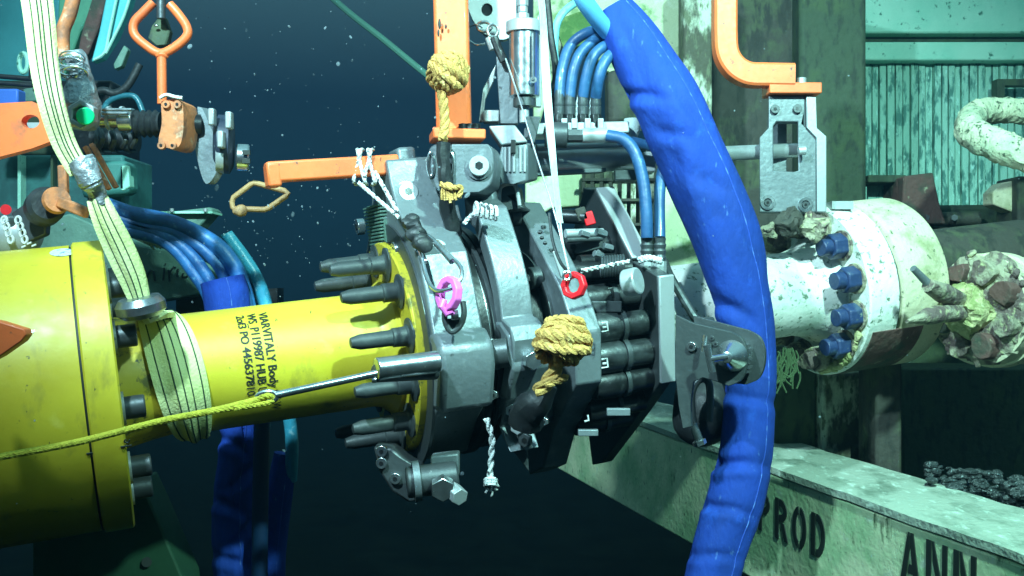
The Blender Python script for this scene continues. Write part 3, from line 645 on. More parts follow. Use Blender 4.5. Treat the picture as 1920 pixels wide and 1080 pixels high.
# top block
tb = thing('slide_block', P(955, 345, 2.9), 'fluted grey block gripping the left end of the chrome cylinder', 'block')
MB().prism([P(x, y, 2.80) for x, y in [(940, 272), (990, 268), (990, 340), (972, 346), (938, 344), (930, 320)]], V((.03, .16, .02))).build('body', alu, tb, bevel=.006)
MB().prism([P(x, y, 2.79) for x, y in [(916, 236), (965, 234), (990, 266), (940, 272)]], V((.0, .12, .0))).build('cover_plate', alul, tb, bevel=.004)
for x in (948, 956, 964, 976, 984): MB().cyl(P(x, 276, 2.797), P(x, 322, 2.797), .0035, seg=8).build('flute', alul, tb)
pbox(958, 262, 967, 286, 2.782, .02).build('key_slot', inkm, tb)
for pts in ([(928, 350), (955, 342), (966, 346), (972, 380), (985, 390), (960, 395), (930, 392)],):
    MB().prism([P(x, y, 2.86) for x, y in pts], V((.02, .12, 0))).build('foot', alud, tb, bevel=.006)
m = MB(); m.tube(catmull([P(936, 384, 2.84), P(938, 352, 2.84), (P(958, 344, 2.84)), P(968, 352, 2.84), P(974, 385, 2.84)], 5), .006, 8); m.build('rib', alul, tb)
# chrome cylinder along the top
cyl_ = thing('hydraulic_cylinder', Lpx(1180, 300, ux(1180)), 'long polished hydraulic cylinder running right to the grey bracket with its thin rod', 'cylinder')
def top_at(px, py): u, v = bv(px, py, .02); return L(u, v, .02)
a, b_, c, d = top_at(985, 306), top_at(1188, 296), top_at(1200, 295), top_at(1512, 281)
MB().cyl(a, b_, .036, seg=40).build('barrel', brush, cyl_)
MB().cyl(top_at(988, 283), top_at(1185, 275), .018, seg=24).build('barrel_tube', brush, cyl_)
MB().cyl(top_at(990, 318), top_at(1150, 312), .010, seg=16).build('barrel_tube', chrome, cyl_)
MB().cyl(b_, c, .046, seg=40).build('gland', blk2, cyl_, bevel=.004)
MB().cyl(c, d, .0225, seg=32).build('rod', brush, cyl_)
MB().bar(top_at(990, 327), top_at(1130, 320), .05, .012, up=VV).build('tie_bar', alu, cyl_, bevel=.002)
pbox(1152, 318, 1195, 338, 3.0, .08).build('foot_block', alud, cyl_, bevel=.004)
pbox(1206, 284, 1230, 322, 3.02, .08).build('rod_clamp', alul, cyl_, bevel=.004)
MB().bar(top_at(1140, 240), top_at(1225, 236), .05, .02).build('rail', alu, cyl_)
# upright small accumulator
ac = thing('accumulator', P(980, 240, 2.85), 'small upright polished steel accumulator bottle above the fluted block', 'accumulator')
MB().lathe(P(983, 182, 2.86), (0, 0, 1), [(0, .035), (.002, .041), (.175, .041)], 40).build('bottle', chrome, ac)
MB().lathe(P(983, 62, 2.86), (0, 0, 1), [(0, .049), (.028, .049), (.032, .042)], 40).build('top_collar', alul, ac)
for y0, y1, r_ in ((42, 25, .018), (24, 12, .014), (12, -30, .016)): MB().cyl(P(980, y0, 2.86), P(980, y1, 2.86), r_, seg=6).build('fitting', alul, ac, bevel=.002)
MB().lathe(P(983, 200, 2.86), (0, 0, 1), [(0, .03), (.022, .03)], 24).build('lower_neck', alud, ac)
MB().cyl(P(983, 230, 2.86), P(983, 200, 2.86), .013).build('stem', alul, ac)
MB().tube([P(999, 62, 2.81), P(999, 150, 2.81)], .003, 6).build('tell_tale', chrome, ac)
MB().ring(P(1000, 150, 2.815), (0, -1, 0), .004, .009, .004, 16).build('port', chrome, ac)
# pointed scriber plate next to it
MB().prism([P(x, y, 2.9) for x, y in ((1004, 60), (1009, 26), (1016, 60), (1015, 200), (1004, 200))], V((0, .02, 0))).build('pointed_rod', alul, bevel=.002, label='slim pointed pale bar standing just right of the accumulator', cat='bar')
# pulley plate top
pl = thing('pulley_plate', P(915, 70, 3.05), 'round pale metal plate with a dark hole at the top centre', 'plate')
circ = catmull([(874, -40), (876, 5), (888, 40), (912, 66), (945, 74), (968, 60)], 5)
hole = [(913+10.5*cos(2*pi*i/20), 18+12*sin(2*pi*i/20)) for i in range(20)]
ppoly(circ + [(968, -40)], 3.05, .03, [hole]).build('disc', alul, pl, bevel=.003)
m = MB().cyl(P(913, 18, 3.06), P(913, 18, 3.09), .02); m.build('axle', blk2, pl)
# shackle bits and strut
st = thing('strut_arm', P(950, 232, 2.95), 'narrow grey upright strut left of the accumulator with a shackle at its top', 'strut')
MB().prism([P(x, y, 2.93) for x, y in ((930, 105), (944, 105), (972, 190), (972, 232), (938, 232))], V((0, .03, 0))).build('plate', alu, st, bevel=.003)
m = MB().loop([P(908+13*cos(2*pi*i/16), 50+9*sin(2*pi*i/16), 2.94) for i in range(16)], .005, 8); m.build('shackle_bow', chrome, st)
m = MB().loop([P(924+10*cos(2*pi*i/16), 58+12*sin(2*pi*i/16), 2.92) for i in range(16)], .004, 8); m.build('shackle_bow', chrome, st)
MB().cyl(P(918, 70, 2.93), P(926, 92, 2.93), .013, seg=10).build('shackle_pin', alul, st)
MB().tube(catmull([P(926, 70, 2.9), P(936, 95, 2.9), P(945, 115, 2.9)], 4), .012, 8).build('rubber_sleeve', blk, st)
pbox(906, 206, 936, 228, 2.95, .05).build('foot', alul, st, bevel=.003)
ppoly([(985, 218), (1014, 218), (1003, 268), (998, 268)], 2.83, .04).build('wedge', alud, st, bevel=.002)
MB().prism([P(x, y, 2.97) for x, y in ((906, 165), (930, 120), (926, 150), (910, 185), (905, 228), (898, 228))], V((0, .02, 0))).build('curved_blade', alul, st, bevel=.002)
m = MB().tube(catmull([P(880, 50, 2.95), P(893, 46, 2.93), P(905, 52, 2.93)], 5), .003, 6); m.build('thin_wire', chrome, st); m = MB(); m.tube(catmull([P(880, 76, 2.95), P(893, 84, 2.93), P(910, 82, 2.93)], 5), .003, 6); m.build('thin_wire', chrome, st)
# manifold block with hose fittings
mf = thing('hose_manifold', P(1110, 270, 2.95), 'pale manifold block with a row of upright hose fittings above the chrome cylinder', 'manifold')
MB().hexa(P(1080, 245, 2.95), (.135, .02, .006), (-.01, .05, 0), (0, 0, .016)).build('block', alul, mf, bevel=.004)
MB().cyl(P(1022, 252, 2.90), P(1064, 254, 2.90), .035, seg=28).build('side_port', alud, mf, bevel=.003)
m = MB().cyl(P(1065, 255, 2.88), P(1092, 255, 2.88), .018, seg=8).build('elbow_nut', alud, mf)
MB().cyl(P(1092, 255, 2.88), P(1138, 253, 2.88), .02, seg=20).build('ferrule', alul, mf)
hx = [(1049, 3), (1068, 2), (1093, 1), (1117, 0)]
for x, k in hx:
    o = MB().cyl(P(x, 240, 2.92), P(x, 215, 2.92), .0165, seg=6).build('fitting_nut', blk2, mf, bevel=.002)
    MB().lathe(P(x, 215, 2.92), (0, 0, 1), [(0, .0145), (.02, .0155), (.022, .0135), (.03, .0155), (.042, .0135), (.05, .015), (.066, .013)], 20).build('crimped_ferrule', alud, o)
    MB().hexa(P(x+9, 232, 2.9), (.008, 0, 0), (0, .008, 0), (0, 0, .014)).build('port_lug', alul, mf, bevel=.002)
MB().lathe(P(1186, 258, 2.98), (0, 0, 1), [(0, .014), (.02, .022), (.035, .024), (.052, .024)], 28).build('white_cup', wstrap, mf)
# ================================================================ HOSES near the tool
def hosething(pts, r, mt, label, seg=14, group=None, name='hydraulic_hose', cat='hose'):
    q = catmull(pts, 10); MB().tube(q, r, seg).build(name, mt, label=label, cat=cat, group=group)
G = 'blue hoses rising from the manifold'
hosething([P(1049, 182, 2.92), P(1054, 130, 2.93), P(1070, 85, 2.95), P(1105, 60, 2.95), P(1150, 58, 2.98)], .015, hose, 'leftmost of the four blue hoses arching up out of the manifold', group=G)
hosething([P(1068, 182, 2.92), P(1076, 130, 2.92), P(1092, 95, 2.93), P(1125, 70, 2.95), P(1160, 70, 2.98)], .015, hose, 'blue arching hose second from the left above the manifold', group=G)
hosething([P(1093, 182, 2.92), P(1100, 140, 2.91), P(1113, 105, 2.91), P(1138, 85, 2.93), P(1170, 88, 2.98)], .015, hose, 'blue arching hose third from the left above the manifold', group=G)
hosething([P(1117, 182, 2.92), P(1122, 150, 2.9), P(1132, 120, 2.9), P(1150, 100, 2.92), P(1180, 105, 2.98)], .0155, hose, 'shortest and rightmost blue hose above the manifold', group=G)
for k, (x, lb) in enumerate(((1058, 'leftmost'), (1081, 'middle'), (1106, 'rightmost'))):
    hosething([P(x+1, 236, 2.93), P(x+3, 190, 2.93), P(x+10, 150, 2.94), P(x+24, 112, 2.95), P(x+45, 90, 2.97)], .007, wstrap, lb+' of three thin pale lines running up between the blue hoses', group='thin pale lines between the blue hoses')
hosething([P(1138, 254, 2.87), P(1170, 262, 2.86), P(1192, 290, 2.85), P(1206, 340, 2.84), P(1212, 400, 2.83), P(1213, 446, 2.83)], .0165, hose, 'blue hose curving from the manifold side down to the left lower fitting')
hosething([P(1290, 300, 2.98), P(1230, 278, 2.96), P(1185, 265, 2.95), P(1160, 262, 2.94)], .014, hose, 'short blue hose crossing into the side of the thick sleeve')
hosething([P(1262, 260, 2.97), P(1245, 310, 2.93), P(1237, 360, 2.9), P(1237, 446, 2.86)], .0155, hose, 'straight blue hose down to the right lower fitting beside the sleeve')
for x, lb in ((1213, 'left'), (1237, 'right')):
    t = thing('hose_fitting', P(x, 500, 2.84), 'ribbed dark crimped fitting at the foot of the %s downward blue hose' % lb, 'fitting', 'crimped fittings under the two downward hoses')
    MB().lathe(P(x, 492, 2.845), (0, 0, 1), [(0, .014), (.012, .0175), (.02, .015), (.03, .018), (.036, .015), (.046, .018), (.052, .015), (.064, .017)], 24).build('ferrule', alud, t)
    MB().cyl(P(x, 512, 2.845), P(x, 490, 2.845), .018, seg=6).build('nut', alul, t)
hosething([P(1075, -60, 2.8), P(1090, -10, 2.82), P(1112, 25, 2.86), P(1140, 60, 2.92)], .024, M('sky_blue_hose', (.12, .42, .75), .4), 'thick light blue hose entering the mouth of the big blue sleeve')
hosething([P(1160, -40, 3.4), P(1060, 20, 3.3), P(1040, 80, 3.3), P(1044, 150, 3.3), P(1036, 220, 3.3)], .012, hosec, 'pale greenish hose hanging behind the manifold hoses')
hosething([P(1020, -60, 3.1), P(1032, 60, 3.1), P(1042, 140, 3.1), P(1030, 225, 3.1)], .010, blk, 'thin dark hose hanging behind the pale strap')
# pale strap
m = MB(); q = catmull([P(1008, -60, 2.62), P(1018, 30, 2.62), P(1022, 120, 2.62), P(1030, 230, 2.6), P(1040, 330, 2.58), P(1050, 418, 2.56)], 12); vs = []
for i, p in enumerate(q):
    wv = .0118 - .003*i/len(q); a = .5+.4*sin(i*.15); dx = V((cos(a), sin(a), 0))*wv; dn = V((-sin(a), cos(a), 0))*.002
    vs += [V(p)-dx-dn, V(p)+dx-dn, V(p)+dx+dn, V(p)-dx+dn]
m.add(vs, [(i*4+k, i*4+(k+1) % 4, (i+1)*4+(k+1) % 4, (i+1)*4+k) for i in range(len(q)-1) for k in range(4)] + [(0, 1, 2, 3), tuple(range(len(vs)-4, len(vs)))])
m.build('webbing_strap', wstrap, label='long pale aqua strap hanging from above the tool down past its front', cat='strap')
MB().tube(catmull([P(1050, 415, 2.56), P(1056, 460, 2.55), P(1066, 505, 2.54)], 5), .0025, 6).build('thin_line', wrope, label='thin white line from the foot of the pale strap to the red ring', cat='line')
MB().tube(catmull([P(948, 110, 2.85), P(975, 190, 2.75), P(1005, 290, 2.68), P(1040, 400, 2.6), P(1066, 508, 2.54)], 8), .0022, 6).build('wire_line', alul, label='thin taut wire from the strut shackle down to the red ring', cat='wire')
MB().tube(catmull([P(1030, 400, 2.68), P(1036, 450, 2.64), P(1050, 490, 2.6), P(1064, 508, 2.55)], 8), .004, 6).build('black_loop_cord', blk, label='black cord curving over the octagonal plate to the red ring', cat='cord')
# ================================================================ red and pink links
def chainlink(c, dirA, dirB, ra, rb, r, mt, name, label, cat, parent=None, flat=1.):
    m = MB(); m.loop([c + dirA*ra*cos(2*pi*i/28) + dirB*rb*sin(2*pi*i/28) for i in range(28)], r, 10)
    return m
dR = 2.53
rr_ = thing('red_ring', P(1078, 560, dR), 'red painted ring hanging against the octagonal clamp plate', 'ring')
m = MB(); ax = V((-.55, -.8, .1)).normalized(); m.ring(P(1080, 536, dR) , ax, .019, .034, .018, 8); m.build('ring_body', red, rr_, bevel=.003)
m = MB(); m.loop([P(1063+7*cos(t*2*pi/14), 517+8*sin(t*2*pi/14), dR-.02) for t in range(14)], .0035, 8); m.build('split_link', chrome, rr_)
dPk = 2.47
pk = thing('pink_shackle', P(848, 585, dPk), 'pink painted shackle ring linked to the carabiner on the front jaw', 'shackle')
m = MB(); ax = V((-.75, -.62, .12)).normalized(); x_, y_ = perp(ax)
m.ring(P(848, 552, dPk+.01), ax, .026, .043, .020, 10); m.build('pink_ring', pink, pk, bevel=.003)
m = MB(); m.tube([P(833, 562, dPk-.005), P(828, 575, dPk-.01), P(838, 588, dPk-.005), P(850, 583, dPk-.01)], .008, 10); m.build('pink_side', pink, pk)
sh = thing('eye_shackle', P(852, 625, 2.5), 'grey pointed shackle fixed on the front jaw below the pink ring', 'shackle')
m = MB(); m.tube(catmull([P(836, 570, 2.5), P(834, 600, 2.49), P(846, 622, 2.49), P(862, 612, 2.49), P(870, 590, 2.49), P(868, 566, 2.5)], 6), .007, 10); m.build('bow', alud, sh)
MB().prism([P(x, y, 2.50) for x, y in ((838, 598), (866, 594), (868, 606), (852, 628), (842, 612))], V((0, .012, 0))).build('tongue', alud, sh, bevel=.002)
MB().cyl(P(846, 592, 2.485), P(860, 590, 2.485), .012).build('pin', chrome, sh)
# carabiner
cb = thing('carabiner', P(825, 550, 2.5), 'long polished carabiner hanging between the black knot and the pink ring', 'carabiner')
D1 = [2.60, 2.56, 2.53, 2.50, 2.48, 2.46, 2.46, 2.47, 2.49, 2.52, 2.56, 2.60]
xy = [(780, 458), (790, 480), (797, 510), (806, 533), (820, 545), (840, 543), (858, 532), (866, 515), (862, 498), (842, 478), (815, 452), (795, 437)]
pts = catmull([P(x, y, d) for (x, y), d in zip(xy, D1)] , 6)
MB().tube(pts, .0052, 10).build('body', chrome, cb)
MB().cyl(P(818, 455, 2.555), P(848, 490, 2.505), .0085, seg=12).build('gate_sleeve', chrome, cb)
# black knot & white cord
kn = MB()
for i in range(9):
    c = P(772+random.uniform(-6, 6)+i*2.2, 412+i*6, 2.60-.006*i); kn.ell(c, random.uniform(.014, .024), random.uniform(.012, .02), random.uniform(.012, .02), 12, 8)
kn.jitter(.006, 40)
kn.build('tape_knot', blk, label='lumpy black taped knot joining the white cord to the carabiner', cat='knot')
wct = thing('cord_lashing', P(690, 345, 2.62), 'white cord lashed round the orange bar and running down to the black knot', 'cord')
wc = MB()
for (x0, y0, x1, y1) in ((672, 342, 748, 408), (703, 322, 746, 398)):
    a, b_ = P(x0, y0, 2.64), P(x1, y1, 2.61); MB().rope([a.lerp(b_, i/30) for i in range(31)], .0052, .05, 3).build('cord_strand', wrope, wct)
for k, x in enumerate((668, 678, 688, 697)):
    q = [(x-2, 283), (x-4, 300), (x+2, 325), (x+6, 342)] if k % 2 else [(x+3, 283), (x+4, 300), (x-3, 322), (x-4, 340)]
    dd = L(ua, 0, .05).y; dq = (L(ua, va, .076).lerp(L(ub, vb, .076), .75)).y - .006
    wc.rope([V(p) for p in catmull([P(x+2, 281, dq+.05)] + [P(a_, b2, dq) for a_, b2 in q] + [P(x, 346, dq+.05)], 8)], .0052, .04, 3)
wc.build('lashing_turns', wrope, wct)
wc = MB()
q = catmull([P(870, 420, 2.66), P(880, 408, 2.66), P(893, 398, 2.65), P(905, 390, 2.65), (P(915, 394, 2.65)), P(930, 400, 2.66)], 8); wc.rope([V(p) for p in q], .006, .04, 3)
for i in range(5):
    c = P(893+9*i, 392+2*i, 2.64); wc.loop([c + V((.010*cos(t*2*pi/12)*.4, -.012*cos(t*2*pi/12), .016*sin(t*2*pi/12))) for t in range(12)], .0045, 8)
wc.build('cord_knot', wrope, label='knotted white cord over the top of the second clamp jaw', cat='cord')
wc = MB(); wc.rope([V(p) for p in catmull([P(912, 785, 2.6), P(922, 820, 2.6), P(921, 860, 2.6), P(918, 900, 2.6)], 14)], .008, .055, 2)
for dx, dy in ((-8, 20), (2, 26), (10, 16), (14, 8)): wc.rope([V(p) for p in catmull([P(920, 900, 2.6), P(920+dx*.6, 908, 2.59), P(920+dx, 903+dy, 2.6)], 5)], .005, .04, 2)
for t_ in range(3): wc.loop([P(920+10*cos(t*2*pi/12), 900+5*t_+3*sin(t*2*pi/12), 2.59+.012*sin(t*2*pi/12)) for t in range(12)], .005, 8)
wc.build('dangling_cord', wrope, label='frayed black and white cord dangling below the clamp with a knot at its end', cat='cord')
MB().rope([P(1090+ (1180-1090)*i/30, 508-(508-490)*i/30, 2.60+.002*i) for i in range(31)], .006, .03, 2).build('tag_cord', wrope, label='short black and white cord stretched from the red ring right to the hose fittings', cat='cord')
m = MB()
m.rope([V(p) for p in catmull([P(1198, 488, 2.8), P(1215, 484, 2.79), P(1240, 490, 2.8)], 8)], .010, .03, 3); m.build('fitting_lashing', wrope, label='white lashing tied across both crimped hose fittings', cat='lashing')
# ================================================================ monkey-fist ropes
def fist(c, Rr, rr, mt, tail, label, rotz, tailr):
    t = thing('rope_knot', tail[-1], label, 'rope knot')
    m = MB(); X, Y, Z = [Matrix.Rotation(rotz, 3, 'Y') @ V(a) for a in ((1, 0, 0), (0, 1, 0), (0, 0, 1))]
    def band(n_, a, b2, k, rad):
        for j in range(k):
            h = (j-(k-1)/2)*rr*2.05; r0 = math.sqrt(max(rad*rad - h*h, 1e-5))
            m.rope([c + n_*h + (a*cos(2*pi*i/40) + b2*sin(2*pi*i/40))*r0 for i in range(41)], rr, rr*5.2, 3, 6, j)
    band(X, Y, Z, 3, Rr*.84); band((X+Z).normalized(), Y, (X-Z).normalized(), 3, Rr*.93); band((Z+X*.5).normalized(), (X-Z*.5).normalized(), Y, 2, Rr*1.02)
    band((Z+Y*.9).normalized(), X, (Z-Y*.9).normalized(), 2, Rr*1.0)
    m.ell(c, Rr*.72)
    m.jitter(.008, 22).build('knot_ball', mt, t)
    m = MB(); pts = [V(p) for p in catmull(tail, 12)]
    m.rope(pts, tailr, tailr*6, 3, 8); m.build('tail', mt, t); return t
fist(P(839, 137, 2.70), .047, .0105, mrope, [P(828, 170, 2.70), P(832, 200, 2.70), P(834, 235, 2.70), P(830, 262, 2.69)], 'golden rope ball knot hanging in front of the orange post', .2, .013)
fist(P(1055, 640, 2.42), .056, .0125, mrope, [P(1045, 670, 2.43), P(1040, 695, 2.43), P(1025, 718, 2.43), P(1008, 735, 2.44)], 'golden rope ball knot in front of the octagonal plate', -.3, .017)
m = MB(); m.rope([V(p) for p in catmull([P(1012, 735, 2.44), P(1030, 720, 2.42), P(1052, 712, 2.43), P(1062, 706, 2.44)], 8)], .009, .05, 3); m.build('rope_turn', mrope, label='loose golden rope turn wrapped under the lower rope ball', cat='rope')
# black strap + frayed golden end by post
m = MB(); m.tube(catmull([P(831, 268, 2.67), P(832, 300, 2.67), P(836, 345, 2.68), P(842, 400, 2.7), P(850, 440, 2.72)], 6), [.018]*13 + [.022]*12, 10); m.jitter(.006, 25)
m.build('black_strap', blk, label='black strap hanging over the clevis head below the upper rope ball', cat='strap')
m = MB()
for i in range(16):
    a = random.uniform(-1, 1); m.tube(catmull([P(838, 343, 2.64), P(838+a*14, 352+random.uniform(-4, 4), 2.63), P(840+a*18, 372+random.uniform(-4, 10), 2.63)], 5), .003, 5)
m.rope([V(p) for p in catmull([P(826, 345, 2.63), P(845, 352, 2.62), P(864, 352, 2.63), P(860, 370, 2.63)], 8)], .007, .04, 3)
m.build('frayed_rope_end', mrope, label='small frayed golden rope end tied on the black strap', cat='rope')
# black cover hanging between B and C near knot
m = MB(); m.tube(catmull([P(1030, 720, 2.52), P(1010, 750, 2.52), P(990, 770, 2.54), P(985, 795, 2.56)], 6), [.02+.002*i for i in range(12)] + [.04]*7, 12); m.jitter(.01, 20)
m.build('black_bag', blk, label='crumpled black cloth tied under the lower golden rope ball', cat='bag')
# black webbing down the gap between jaws A and B
m = MB(); m.tube(catmull([P(845, 410, 2.78), P(850, 450, 2.78), P(868, 520, 2.76), P(880, 580, 2.75)], 6), .022, 10); m.jitter(.01, 22)
m.build('black_cover_strip', blk, label='black strip lying in the gap between the first and second jaws', cat='cover')
# trailing clutter below jaws
for (x, y, r_, mt) in ((960, 770, .016, alul), (972, 800, .02, alul), (985, 825, .018, alud), (1004, 800, .012, chrome), (1020, 790, .012, chrome), (925, 740, .014, chrome)):
    bolt(P(x, y, 2.66), V((-.3, -1, 0)), r_, tool, 'small_bolt', mt, hexa=True)
MB().prism([P(x, y, 2.7) for x, y in ((957, 760), (972, 760), (980, 800), (1000, 840), (985, 846), (962, 808))], V((0, .03, 0))).build('latch_arm', alu, tool, bevel=.003)
MB().prism([P(x, y, 2.74) for x, y in ((940, 790), (960, 800), (990, 850), (992, 885), (950, 830))], V((0, .05, 0))).build('lower_link', alud, tool, bevel=.003)
# ================================================================ GUIDE SLEEVE + ROPE
gs = thing('guide_pin', P(760, 700, 2.45), 'polished guide sleeve with a thin steel rod pulling out left over the yellow pipe', 'guide pin')
MB().cyl(P(706, 692, 2.40), P(822, 678, 2.46), .026, seg=32).build('sleeve', chrome, gs, bevel=.003)
MB().cyl(P(702, 700, 2.41), P(818, 695, 2.50), .021, seg=24).build('lower_sleeve', alud, gs, bevel=.003)
MB().cyl(P(516, 741, 2.30), P(706, 700, 2.39), .0085, seg=20).build('rod', chrome, gs)
m = MB().loop([P(500+19*cos(t*2*pi/20), 745+10*sin(t*2*pi/20)-2*cos(t*2*pi/20), 2.3) for t in range(20)], .006, 10); m.build('eye', chrome, gs)
MB().cyl(P(698, 712, 2.39), P(706, 712, 2.39), .007).build('set_screw', chrome, gs)
m = MB(); q = catmull([P(-60, 868, 2.12), P(20, 853, 2.15), P(150, 828, 2.18), P(300, 790, 2.22), P(400, 770, 2.26), P(498, 746, 2.3)], 30)
m.rope([V(p) for p in q], .0075, .03, 3, 6); m.tube([V(p) for p in q], .0072, 10)
m.rope([V(p) for p in catmull([P(380, 775, 2.25), P(430, 766, 2.27), P(470, 756, 2.29), P(500, 742, 2.29), P(512, 748, 2.3), P(500, 756, 2.29), P(440, 766, 2.27)], 10)], .006, .03, 3)
m.build('yellow_rope', yrope, label='long yellow rope tied to the rod eye and leading out at the left edge', cat='rope')
# ================================================================ LIFTING SLING
sl = thing('lifting_sling', P(320, 820, 2.4), 'pale yellow lifting sling with dark stripes choked round the yellow pipe', 'sling')
def ribbon(path, widths, nrm_of, thick, name, mt, parent, folds=0, nw=14):
    """a flat webbing strip; path in 3-D, width vector square to path and normal"""
    n_ = len(path); vs = []
    for i, p in enumerate(path):
        t = (path[min(i+1, n_-1)] - path[max(i-1, 0)]).normalized(); nn2 = nrm_of(p).normalized(); nn2 = (nn2 - t*nn2.dot(t)).normalized()
        s_ = t.cross(nn2); wv = widths[i] if isinstance(widths, list) else widths
        for j in range(nw+1):
            f = j/nw*2-1; prof = math.cos(f*1.35)*thick + folds*sin(f*7+i*.03)
            vs.append(p + s_*f*wv + nn2*prof)
        for j in range(nw+1):
            f = 1-j/nw*2; vs.append(p + s_*f*wv*.96 - nn2*thick*.5)
    k = 2*(nw+1); fs = [(i*k+j, i*k+(j+1) % k, (i+1)*k+(j+1) % k, (i+1)*k+j) for i in range(n_-1) for j in range(k)]
    fs += [tuple(range(k))[::-1], tuple(range((n_-1)*k, n_*k))]
    o = MB().add(vs, fs).build(name, mt, parent, smooth=60)
    return vs, k
def stripes(path, widths, nrm_of, thick, fr_, parent, r=.0022, folds=0):
    n_ = len(path)
    for f in fr_:
        pts = []
        for i, p in enumerate(path):
            t = (path[min(i+1, n_-1)] - path[max(i-1, 0)]).normalized(); nn2 = nrm_of(p).normalized(); nn2 = (nn2 - t*nn2.dot(t)).normalized()
            s_ = t.cross(nn2); wv = widths[i] if isinstance(widths, list) else widths
            pts.append(p + s_*f*wv + nn2*(math.cos(f*1.35)*thick + folds*sin(f*7+i*.03) - .0002))
        MB().tube(pts, r, 6).build('stripe', slingd, parent)
tocam = lambda p: CAM - p
up_ = catmull([P(58, -80, 2.3), P(72, 20, 2.3), P(83, 120, 2.3), P(97, 195, 2.3), P(120, 268, 2.32), P(150, 322, 2.33)], 10); up_ = [V(p) for p in up_]
wu = [.034 - .011*i/len(up_) for i in range(len(up_))]
ribbon(up_, wu, tocam, .010, 'upper_strap', sling, sl, .002); stripes(up_, wu, tocam, .010, (-.62, -.2, .05, .45), sl, .0016, .002)
# tape wrap
m = MB(); q = [V(p) for p in catmull([P(150, 300, 2.32), P(165, 330, 2.32), P(178, 358, 2.33), P(186, 380, 2.34)], 8)]
m.tube(q, [.026, .028, .027, .029, .027, .028, .026, .027, .025, .026, .025, .026, .024, .025, .022, .022, .02, .02, .019, .019, .018, .018, .018, .018, .018], 16); m.jitter(.008, 30); m.build('tape_wrap', tape, sl)
lo_ = [V(p) for p in catmull([P(182, 372, 2.34), P(200, 415, 2.34), P(226, 470, 2.36), P(248, 520, 2.38), P(262, 562, 2.4)], 10)]
wl = [.022 + .010*sin(pi*i/len(lo_)) for i in range(len(lo_))]
ribbon(lo_, wl, tocam, .014, 'middle_strap', sling, sl, .003); stripes(lo_, wl, tocam, .014, (-.35, .1, .5), sl, .0016, .003)
# choker part, wrapped round the pipe
u0c, u1c = ux(292), ux(352)
cp = []
for i in range(40):
    f = i/39; th = R(-18 + 192*f); uu = u0c + (u1c-u0c)*f**.8; cp.append(L(uu, .158*cos(th), .158*sin(th)))
cp = [V(p) for p in catmull([P(264, 570, 2.42), P(280, 590, 2.46)], 4)][:4] + cp[6:]
wc_ = [.036 + .026*sin(pi*min(1, i/34))**.8 for i in range(len(cp))]
axn = lambda p: (p - A0) - U*((p - A0).dot(U))
ribbon(cp, wc_, axn, .015, 'choker_strap', sling, sl, .003); stripes(cp, wc_, axn, .015, (-.75, -.35, -.05, .25, .7), sl, .0018, .003)
rg = MB(); rg.lathe(P(268, 575, 2.40) - V((.0, .0, .022)), V((-.15, -.2, 1)), [(-.001, .03), (0, .042), (.012, .055), (.03, .055), (.044, .045), (.045, .03)], 36); rg.build('steel_collar', M('satin_steel', (.35, .37, .4), .3, .9, [((.2, .22, .24), 12, .5, .7, I1)], (50, .05)), sl)
# ================================================================ UPPER LEFT: handles and valve
def handle(parent, pts, r, mt, name='handle_loop'):
    return MB().tube([V(p) for p in catmull(pts, 6)], r, 14).build(name, mt, parent)
th_ = thing('tee_handle_clamp', P(320, 280, 2.75), 'orange diamond-loop handle on a stem above a banded clamp', 'handle')
handle(th_, [P(288, 4, 2.72), P(270, 22, 2.72), P(252, 42, 2.72), P(252, 64, 2.72), P(272, 84, 2.72), P(300, 100, 2.72), P(328, 88, 2.72), P(350, 68, 2.72), P(350, 50, 2.72), P(334, 26, 2.72), P(318, 8, 2.72)], .0115, org)
MB().cyl(P(303, 98, 2.72), P(304, 195, 2.72), .012, seg=20).build('stem', org, th_)
MB().ell(P(303, 104, 2.72), .017, .014, .012).jitter(.003, 90).build('weld_bead', org, th_)
MB().cyl(P(302, -40, 2.72), P(302, 35, 2.72), .011, seg=16).build('pendant_rod', alud, th_)
MB().prism([P(x, y, 2.75) for x, y in ((298, 30), (308, 30), (318, 58), (312, 84), (292, 86), (276, 72), (284, 48))], V((0, .03, 0))).build('pendant_plate', darkg, th_, bevel=.004)
for x in (293,): MB().ell(P(x, 48, 2.735), .006, .004, .003).build('glint_bolt', chrome, th_)
bn = MB().prism([P(x, y, 2.70) for x, y in catmull([(302, 190), (322, 186), (341, 192), (344, 230), (341, 262), (330, 278), (302, 274), (297, 262), (303, 232), (302, 200)], 3)], V((.01, .09, 0))).build('band', orgd, th_, bevel=.006)
for x, y in ((312, 196), (333, 196), (303, 273), (324, 273)): bolt(P(x, y, 2.695), V((0, -1, 0)), .010, th_, mat=orgd)
MB().tube(catmull([P(300, 184, 2.69), P(312, 178, 2.69), P(328, 182, 2.69), P(342, 184, 2.69)], 4), .005, 6).build('rope_bit', wrope, th_)
vs_ = thing('valve_shaft', P(280, 260, 2.8), 'horizontal steel shaft with black bellows passing through the orange band', 'shaft')
MB().cyl(P(190, 222, 2.76), P(228, 222, 2.76), .026, seg=28).build('chrome_barrel', chrome, vs_)
MB().cyl(P(225, 226, 2.76), P(252, 226, 2.76), .031, seg=28).build('chrome_collar', chrome, vs_, bevel=.003)
MB().lathe(P(252, 232, 2.77), (1, 0, 0), [(0, .028)] + [(.008*i, .036 if i % 2 else .028) for i in range(1, 9)] + [(.07, .03)], 28).build('bellows', blk, vs_)
MB().cyl(P(340, 232, 2.78), P(375, 234, 2.80), .028, seg=28).build('dark_rod', blk2, vs_)
